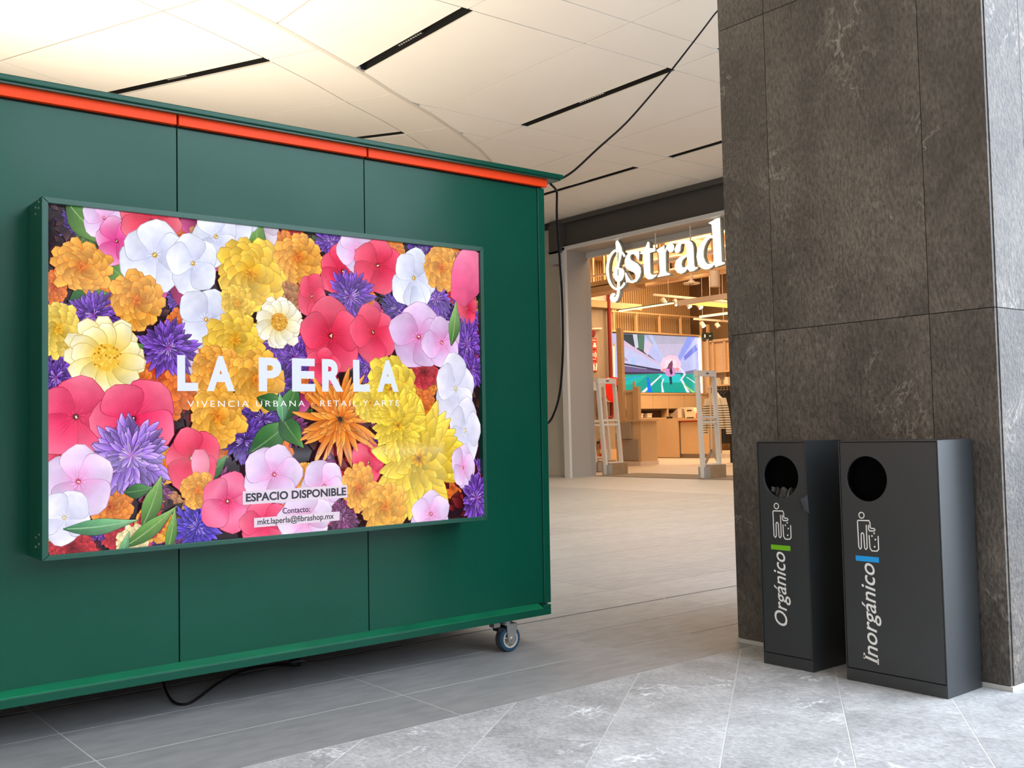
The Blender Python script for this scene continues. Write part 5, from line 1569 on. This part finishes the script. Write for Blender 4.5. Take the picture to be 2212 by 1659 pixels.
MB().box(-0.11, 0.07, -0.02, 0.02, 0.64, 0.67).box(-0.11, 0.02, -0.02, 0.02, 0.70, 0.72).build('handle', M['black'], ex)
MB().tube(smooth_pts([(0.05, 0, 0.66), (0.14, 0, 0.6), (0.15, -0.02, 0.4), (0.11, -0.06, 0.25)]), 0.015, 6).build('hose', M['black'], ex, smooth=True)
MB().lathe([(0.1015, 0.12), (0.1015, 0.24)], (0, 0, 0), 'Z', 18, caps=False).build('label_band', M['skinny'], ex)
MB().box(-0.03, 0.03, 0.09, 0.2, 0.4, 0.46).build('wall_bracket', M['black'], ex)
for i, (z0, z1, lab) in enumerate(((3.24, 3.56, 'topmost of the three red fire notices on the wall'), (2.91, 3.22, 'middle red fire notice with white sound waves'), (2.60, 2.89, 'lowest red fire notice with a white extinguisher symbol'))):
    n_ = empty('fire_notice', (20.44, 21.60, z0))
    tag(n_, lab, 'notice', 'red fire notices')
    h = z1 - z0
    MB().box(-0.145, 0.145, -0.012, 0.0, 0.0, h).build('plate', M['signred'], n_)
    mk = MB()
    if i == 0:
        mk.box(-0.11, -0.06, -0.016, -0.012, 0.05, 0.2).box(-0.12, -0.05, -0.016, -0.012, 0.05, 0.08)
        mk.box(-0.01, 0.12, -0.016, -0.012, 0.06, 0.12).box(0.02, 0.10, -0.016, -0.012, 0.12, 0.19).box(-0.12, 0.12, -0.016, -0.012, 0.25, 0.27)
    elif i == 1:
        for rr in (0.035, 0.075, 0.115):
            for s in ((-1, 1) if rr > 0.05 else (1,)):
                seg = [(s * rr * math.cos(a), 0.17 + rr * math.sin(a)) for a in [(-0.9 + 0.3 * k) if rr > 0.05 else k * 0.63 for k in range(7 if rr > 0.05 else 11)]]
                for p, q in zip(seg, seg[1:]):
                    mk.bar((p[0], -0.014, p[1]), (q[0], -0.014, q[1]), 0.022, 0.004, (0, 1, 0))
        mk.box(-0.1, 0.1, -0.016, -0.012, 0.03, 0.045)
    else:
        mk.box(-0.02, 0.03, -0.016, -0.012, 0.03, 0.2).box(-0.005, 0.015, -0.016, -0.012, 0.2, 0.25)
        mk.box(-0.11, -0.08, -0.016, -0.012, 0.05, 0.2).box(-0.13, -0.06, -0.016, -0.012, 0.05, 0.08).box(0.06, 0.12, -0.016, -0.012, 0.03, 0.13).box(0.08, 0.13, -0.016, -0.012, 0.13, 0.24)
    mk.build('symbol', M['vinyl'], n_)
al = empty('alarm_beacon', (20.22, 21.55, 3.68))
tag(al, 'small dark red alarm beacon on the grey-brown wall', 'alarm')
MB().lathe([(0.09, -0.16), (0.12, -0.12), (0.12, 0.0)], (0.05, 0.0, 0), 'Y', 14).build('dome', M['pipered'], al, smooth=True)
MB().box(-0.14, -0.07, -0.06, 0.07, -0.12, 0.12).build('bracket', M['black'], al)
cm = empty('wall_bracket_light', (20.4, 21.58, 3.83))
tag(cm, 'slim pale wall fitting above the alarm beacon', 'wall light')
MB().bar((-0.1, -0.04, -0.06), (0.0, -0.04, 0.0), 0.04).build('arm', M['pinkwhite'], cm)
MB().bar((0.0, -0.04, 0.0), (0.34, -0.04, 0.02), 0.045).build('bar', M['pinkwhite'], cm)
wb = box('wood_beam', M['wood'], 19.2, 22.4, 21.50, 21.60, 4.46, 4.64)
tag(wb, 'tan wooden beam across the top of the fire equipment wall', 'beam')
ub_ = box('bulkhead_panel', M['pinkwhite'], 19.2, 21.0, 21.55, 21.66, 4.66, 4.98)
tag(ub_, 'pale bulkhead panel between the mezzanine and the wooden beam', 'panel')
cn = box('cable_conduit', M['pipered'], 20.12, 20.16, 21.53, 21.57, 3.85, 4.9)
tag(cn, 'thin dark conduit dropping to the alarm beacon', 'conduit')

# mezzanine gallery, along Y
mz = empty('mezzanine', (19.7, 18.0, 4.6))
tag(mz, 'wooden mezzanine gallery with open railings behind the lit sign', 'mezzanine')


def mzb(nm, m_, x0, x1, y0, y1, z0, z1, par=mz):
    return cbox(nm, m_, x0, x1, y0, y1, z0, z1, par)


mzb('edge_beam', M['wood'], 19.5, 19.58, 12.0, 21.4, 4.72, 4.86)
mzb('lower_beam', M['wood'], 19.3, 19.9, 18.95, 21.4, 4.64, 4.80)
mzb('stepped_beam', M['wood'], 19.35, 19.9, 18.7, 21.4, 4.84, 4.96)
mzb('deck', M['wood2'], 19.58, 20.0, 12.0, 21.4, 4.80, 4.86)
mzb('rail_top', M['pinkwhite'], 19.48, 19.53, 12.0, 20.8, 5.79, 5.85)
mzb('rail_bottom', M['pinkwhite'], 19.48, 19.53, 12.0, 20.8, 5.12, 5.17)
mzb('rail_end', M['pinkwhite'], 19.48, 19.53, 20.74, 20.80, 5.12, 5.85)
for y in (20.6, 20.17, 18.1, 16.2, 14.2):
    mzb('rail_post', M['wood'], 19.54, 19.60, y - 0.03, y + 0.03, 4.86, 6.28)
for y in (18.08, 16.3, 14.4):
    mzb('column', M['wood'], 19.62, 19.78, y - 0.13, y + 0.13, 4.86, 6.28)
mzb('rear_cabinet', M['wood'], 20.9, 21.1, 12.0, 21.4, 4.9, 6.28)
for y0, y1 in ((20.0, 20.9), (18.4, 19.6), (16.6, 17.8)):
    for z in (5.15, 5.5, 5.85):
        mzb('rear_shelf', M['pinkwhite'], 20.6, 20.9, y0, y1, z, z + 0.04)
mzb('ceiling_slot', M['darkgap'], 19.9, 19.96, 12.0, 19.6, 6.27, 6.30)
for i, (y, z, w_, h_, lab) in enumerate(((20.35, 5.54, 0.3, 0.24, 'black lampshade-shaped item on the mezzanine shelf'), (20.4, 5.20, 0.36, 0.18, 'dark folded stack below the lampshade on the mezzanine'), (19.0, 5.20, 0.3, 0.2, 'dark folded stack seen through the treble clef'))):
    o_ = MB().prism([(-w_ / 2, 0), (w_ / 2, 0), (w_ / 2 * (0.5 if i == 0 else 0.9), h_), (-w_ / 2 * (0.5 if i == 0 else 0.9), h_)], lambda p: (20.62, y + p[0], z + p[1]), lambda p: (20.85, y + p[0], z + p[1])).build('shelf_item', M['shadeblack'])
    tag(o_, lab, 'shelf item', 'dark goods on the mezzanine shelves')
nn = empty('neon_frame', (19.0, 20.55, 5.3))
tag(nn, 'slim yellow-green neon frame at the far left of the mezzanine', 'neon light')
MB().bar((0.012, 0.02, -0.3), (0.6, 0.2, -0.3), 0.03).build('bracket', M['wood'], nn)
MB().bar((0.0, 0.0, -0.36), (0.0, 0.0, 0.36), 0.025).build('upright_tube', M['ledstrip'], nn)
MB().bar((0.0, 0.0, 0.36), (0.2, 0.36, 0.30), 0.03).build('upper_tube', M['ledstrip'], nn)
MB().bar((0.0, 0.0, -0.36), (0.2, 0.36, -0.42), 0.03).build('lower_tube', M['ledstrip'], nn)

# speaker, sprinkler, lights
sk = empty('ceiling_speaker', (19.5, 16.25, 4.33))
tag(sk, 'cream cylindrical speaker hanging under the letter d', 'speaker')
MB().lathe([(0.12, 0.0), (0.125, 0.02), (0.125, 0.38)], (0, 0, 0), 'Z', 20).build('body', M['pinkwhite'], sk, smooth=True)
MB().lathe([(0.06, 0.38), (0.06, 0.42)], (0, 0, 0), 'Z', 12).build('mount', M['wood'], sk)
ssp = empty('smoke_detector', (19.45, 16.95, 4.46))
tag(ssp, 'round cream detector dish hanging under the letter a', 'detector')
MB().lathe([(0.20, 0.02), (0.215, 0.035), (0.2, 0.05), (0.08, 0.07)], (0, 0, 0), 'Z', 24).build('dish', M['pinkwhite'], ssp, smooth=True)
MB().lathe([(0.08, 0.07), (0.08, 0.10), (0.04, 0.12), (0.035, 0.27)], (0, 0, 0), 'Z', 16).build('stem', M['pinkwhite'], ssp, smooth=True)
MB().box(-0.02, 0.02, -0.06, -0.02, 0.012, 0.02).box(-0.02, 0.02, 0.02, 0.07, 0.012, 0.02).build('vents', M['shadeblack'], ssp)
l1 = empty('led_bar', (20.5, 19.5, 4.24))
tag(l1, 'long slim yellow LED bar hanging left of the track spotlights', 'LED light')
MB().bar((0, 1.05, 0), (0, -0.98, 0), 0.05, 0.035).build('tube', M['ledstrip'], l1)
MB().bar((0.02, 1.15, 0.03), (0.02, -0.98, 0.03), 0.06, 0.03).build('profile', M['fascia'], l1)
for y in (1.0, -0.8):
    MB().tube([(0.02, y, 0.03), (0.02, y, 2.06)], 0.004, 5).build('suspension_wire', M['whitemetal'], l1)
bm_ = empty('track_beam', (20.2, 17.3, 4.17))
tag(bm_, 'thick cream lighting beam running behind the dark pillar', 'lighting beam')
MB().box(-0.06, 0.06, -2.6, 0.77, -0.065, 0.065).build('beam', M['pinkwhite'], bm_)
MB().tube([(0.0, -0.6, 0.0), (0.0, -0.6, 2.13)], 0.005, 5).build('suspension_wire', M['whitemetal'], bm_)
ly = empty('yellow_led_light', (22.0, 18.1, 4.22))
tag(ly, 'glowing yellow LED bar passing under the cream lighting beam', 'LED light')
MB().box(-1.35, 2.0, -0.05, 0.05, -0.05, 0.04).build('diffuser', M['ledyellow'], ly)
MB().box(-1.35, 2.0, -0.06, 0.06, 0.041, 0.07).build('profile', M['pinkwhite'], ly)
MB().tube([(0.5, 0.0, 0.06), (0.5, 0.0, 2.08)], 0.005, 5).build('suspension_wire', M['whitemetal'], ly)
tr = empty('spotlight_track', (22.2, 19.2, 4.54))
tag(tr, 'cream spotlight track in front of the slat wall', 'light track')
MB().bar((-1.72, 0.0, 0.0), (1.7, 0.0, 0.0), 0.06).build('rail', M['pinkwhite'], tr)
MB().tube([(0.6, 0.0, 0.0), (0.6, 0.0, 1.76)], 0.005, 5).build('suspension_wire', M['whitemetal'], tr)
tr2 = empty('spotlight_track', (25.5, 21.2, 4.27))
tag(tr2, 'cream spotlight track near the green exit sign', 'light track')
MB().bar((-1.1, 0.0, 0.0), (1.0, 0.0, 0.0), 0.06).build('rail', M['pinkwhite'], tr2)
MB().tube([(0.3, 0.0, 0.0), (0.3, 0.0, 2.03)], 0.005, 5).build('suspension_wire', M['whitemetal'], tr2)


def spot(x, y, z, label, stem=0.16, lit=True):
    s = empty('spotlight', (x, y, z))
    tag(s, label, 'spotlight', 'cream track spotlights')
    d = Vector((0.12, -0.55, -0.8)).normalized()
    MB().tube([-d * 0.10, d * 0.06], 0.07, 14).build('head', M['pinkwhite'], s, smooth=True)
    MB().tube([d * 0.06, d * 0.066], 0.064, 14).build('lens', M['lamp'] if lit else M['taupe'], s)
    MB().tube([-d * 0.06, -d * 0.06 + Vector((0, -0.04, stem))], 0.012, 6).build('stem', M['pinkwhite'], s)
    return s


spot(20.88, 19.2, 4.38, 'leftmost lit track spotlight before the slat wall', 0.11)
spot(21.36, 19.2, 4.37, 'second lit track spotlight from the left', 0.12)
spot(21.89, 19.2, 4.33, 'third lit track spotlight, under the cream beam', 0.16)
spot(22.36, 19.2, 4.33, 'fourth lit track spotlight, under the cream beam', 0.16)
spot(24.80, 21.2, 4.10, 'lit spotlight at the top of the upright LED line', 0.12)
spot(25.52, 21.2, 4.10, 'unlit cream spotlight right of the upright LED line', 0.12, False)
l2 = empty('led_bar', (25.5, 21.3, 4.45))
tag(l2, 'short thin LED bar above the green exit sign', 'LED light')
MB().bar((0, 0.62, 0), (0, -0.9, 0), 0.04).build('tube', M['ledstrip'], l2)
MB().bar((0.0, 0.62, 0.035), (0.0, -0.9, 0.035), 0.045, 0.03).build('profile', M['pinkwhite'], l2)
MB().tube([(0.0, 0.5, 0.0), (0.0, 0.5, 1.85)], 0.004, 5).build('suspension_wire', M['whitemetal'], l2)
l3 = empty('led_upright', (27.12, 23.36, 1.75))
tag(l3, 'tall upright white LED line at the right edge of the video screen', 'LED light')
MB().box(-0.035, 0.035, -0.035, 0.035, 0.0, 2.2).build('tube', M['ledwhite'], l3)
MB().box(0.036, 0.1, -0.05, 0.05, -0.1, 2.3).build('channel', M['wood'], l3)
l4 = empty('led_upright', (22.65, 23.0, 2.0))
tag(l4, 'thin upright LED line at the left edge of the video screen', 'LED light')
MB().box(-0.015, 0.015, -0.015, 0.015, 0.0, 1.5).build('tube', M['ledstrip'], l4)
MB().box(0.016, 0.04, -0.02, 0.02, -1.998, 1.6).build('channel', M['wood'], l4)

# right-hand wall with shelves, garments and the striped top
rw = empty('wall_shelving', (27.5, 22.4, 0))
tag(rw, 'tall wooden wall shelving with framed panels at the right of the shop', 'shelving')


def rb(nm, m_, x0, x1, y0, y1, z0, z1, par=rw):
    return cbox(nm, m_, x0, x1, y0, y1, z0, z1, par)


rb('backing', M['wood2'], 27.3, 27.4, 18.0, 23.5, 0.0, 3.85)
rb('top_frame', M['wood'], 27.2, 27.3, 18.0, 23.0, 3.78, 3.86)
for y in (23.08, 22.86, 22.36, 21.7, 21.0):
    rb('upright', M['wood'], 27.2, 27.3, y - 0.035, y + 0.035, 0.0, 4.4 if y == 23.08 else 3.8)
rb('shelf', M['wood'], 27.0, 27.3, 18.0, 22.88, 2.72, 2.78)
rb('shelf', M['wood'], 26.95, 27.3, 18.0, 22.88, 2.26, 2.31)
rb('hanging_rail', M['black'], 26.93, 26.96, 18.0, 22.88, 2.17, 2.20)
rb('low_plinth', M['skinny'], 26.6, 27.3, 18.0, 23.0, 0.003, 0.12)
for i, y in enumerate((22.62, 22.15)):
    t = MB().box(26.98, 27.2, y - 0.09, y + 0.09, 2.312, 2.47).box(27.0, 27.18, y - 0.06, y + 0.06, 2.47, 2.55).build('folded_goods', M['skinny'])
    tag(t, ['left pile of cream folded goods on the wall shelf', 'right pile of cream folded goods on the wall shelf'][i], 'folded clothes', 'folded goods on the wall shelf')
for i in range(5):
    y = 22.6 - 0.13 * i
    mbg = MB()
    pts = [(0.0, 2.12), (0.09, 2.06), (0.2, 1.98), (0.22, 1.4), (0.26, 0.35), (-0.26, 0.35), (-0.22, 1.4), (-0.2, 1.98), (-0.09, 2.06)]
    mbg.prism(pts, lambda p: (26.94 + p[0], y - 0.045 - 0.02 * math.sin(p[1] * 4 + i), p[1]), lambda p: (26.94 + p[0], y + 0.045 - 0.02 * math.sin(p[1] * 4 + i), p[1]))
    g_ = empty('garment', (0, 0, 0))
    g_.location = (26.94, y, 0.35)
    tag(g_, ['leftmost', 'second from left', 'middle', 'fourth from left', 'rightmost'][i] + ' black garment on the rail beneath the wall shelf', 'clothing', 'black garments on the wall rail')
    o_ = mbg.build('cloth', M['cloth'], g_)
    o_.location = (-26.94, -y, -0.35)
    MB().tube([(0, 0, 1.76), (0, 0, 1.82), (0.02, 0, 1.86), (0.0, 0, 1.88)], 0.006, 5).build('hook', M['skinny'], g_)
xsn = empty('exit_sign', (27.18, 23.05, 3.9))
tag(xsn, 'small dark green exit sign beside the upright LED line', 'exit sign')
MB().box(0.0, 0.03, -0.02, 0.24, 0.0, 0.22).box(0.0, 0.03, -0.2, -0.06, -0.06, 0.20).build('plate', M['exit'], xsn)
MB().box(-0.004, 0.0, 0.08, 0.14, 0.06, 0.17).box(-0.004, 0.0, -0.16, -0.08, 0.08, 0.11).build('symbol', M['vinyl'], xsn)

# striped long-sleeved top on a stand
M['stripe'] = mat('striped_jersey', (0.8, 0.7, 0.52), 0.9)
nt = M['stripe'].node_tree
tc = nt.nodes.new('ShaderNodeTexCoord')
sx = nt.nodes.new('ShaderNodeSeparateXYZ')
nt.links.new(tc.outputs['Object'], sx.inputs[0])
md = nt.nodes.new('ShaderNodeMath')
md.operation = 'PINGPONG'
md.inputs[1].default_value = 0.03
nt.links.new(sx.outputs['Z'], md.inputs[0])
gt = nt.nodes.new('ShaderNodeMath')
gt.operation = 'GREATER_THAN'
gt.inputs[1].default_value = 0.021
nt.links.new(md.outputs[0], gt.inputs[0])
lt2 = nt.nodes.new('ShaderNodeMath')
lt2.operation = 'LESS_THAN'
lt2.inputs[1].default_value = 0.62
nt.links.new(sx.outputs['Z'], lt2.inputs[0])
mu = nt.nodes.new('ShaderNodeMath')
mu.operation = 'MULTIPLY'
nt.links.new(gt.outputs[0], mu.inputs[0])
nt.links.new(lt2.outputs[0], mu.inputs[1])
mxs = nt.nodes.new('ShaderNodeMix')
mxs.data_type = 'RGBA'
mxs.inputs['A'].default_value = (0.85, 0.75, 0.57, 1)
mxs.inputs['B'].default_value = (0.03, 0.028, 0.03, 1)
nt.links.new(mu.outputs[0], mxs.inputs['Factor'])
nt.links.new(mxs.outputs['Result'], nt.nodes['Principled BSDF'].inputs['Base Color'])
tp = empty('striped_top', (20.0, 16.78, 0.88))
tag(tp, 'cream top with dark stripes hanging behind the single anti-theft gate', 'top')


def oval_loft(rings, n=16):
    """rings = [(x, y, z, rx, ry)]"""
    vs, fs = [], []
    for (x, y, z, rx, ry) in rings:
        for k in range(n):
            a = 2 * math.pi * k / n
            w = 1 + 0.06 * math.sin(5 * a + 9 * z)
            vs.append((x + rx * w * math.cos(a), y + ry * w * math.sin(a), z))
    for i in range(len(rings) - 1):
        for k in range(n):
            fs.append((i * n + k, i * n + (k + 1) % n, (i + 1) * n + (k + 1) % n, (i + 1) * n + k))
    return MB().add(vs, fs)


oval_loft([(0, 0, 0.0, 0.12, 0.27), (0, 0, 0.3, 0.12, 0.26), (0, 0, 0.6, 0.12, 0.27), (0, 0, 0.74, 0.10, 0.24), (0, 0, 0.82, 0.07, 0.14), (0, 0, 0.90, 0.06, 0.08)]).build('body', M['stripe'], tp, smooth=True)
oval_loft([(0, 0.36, -0.14, 0.06, 0.06), (0, 0.35, 0.2, 0.07, 0.065), (0, 0.31, 0.5, 0.08, 0.08), (0, 0.23, 0.76, 0.08, 0.09)]).build('sleeve', M['stripe'], tp, smooth=True)
oval_loft([(0, -0.40, -0.13, 0.06, 0.07), (0, -0.37, 0.2, 0.07, 0.07), (0, -0.31, 0.5, 0.08, 0.08), (0, -0.23, 0.76, 0.08, 0.09)]).build('sleeve', M['stripe'], tp, smooth=True)
st = empty('garment_stand', (20.0, 16.78, 0))
tag(st, 'cream stand with a forked foot carrying the striped top', 'stand')
MB().tube([(-0.16, 0.02, 0.35), (-0.16, 0.02, 1.98)], 0.022, 8).build('pole', M['pinkwhite'], st)
MB().bar((-0.16, 0.02, 0.37), (-0.16, 0.26, 0.004), 0.05).bar((-0.16, 0.02, 0.37), (-0.16, -0.2, 0.004), 0.05).bar((-0.16, 0.02, 0.37), (0.1, 0.02, 0.004), 0.05).build('forked_foot', M['greyframe'], st)
MB().bar((-0.16, 0.02, 1.74), (0.0, 0.02, 1.74), 0.02).build('arm', M['pinkwhite'], st)
dk = empty('trouser_display', (20.9, 16.75, 0))
tag(dk, 'dark trousers hanging below the striped top', 'clothing')
for y in (0.17, -0.02, -0.2):
    oval_loft([(0, y, 0.35, 0.08, 0.10), (0, y, 0.7, 0.1, 0.10), (0, y, 1.05, 0.1, 0.10)]).build('trouser_leg', M['cloth'], dk, smooth=True)
MB().box(-0.1, 0.1, -0.3, 0.3, 1.03, 1.07).build('hanging_bar', M['black'], dk)
MB().box(-0.03, 0.03, 0.27, 0.33, 0.004, 1.05).box(-0.03, 0.03, -0.33, -0.27, 0.004, 1.05).build('rack_leg', M['black'], dk)
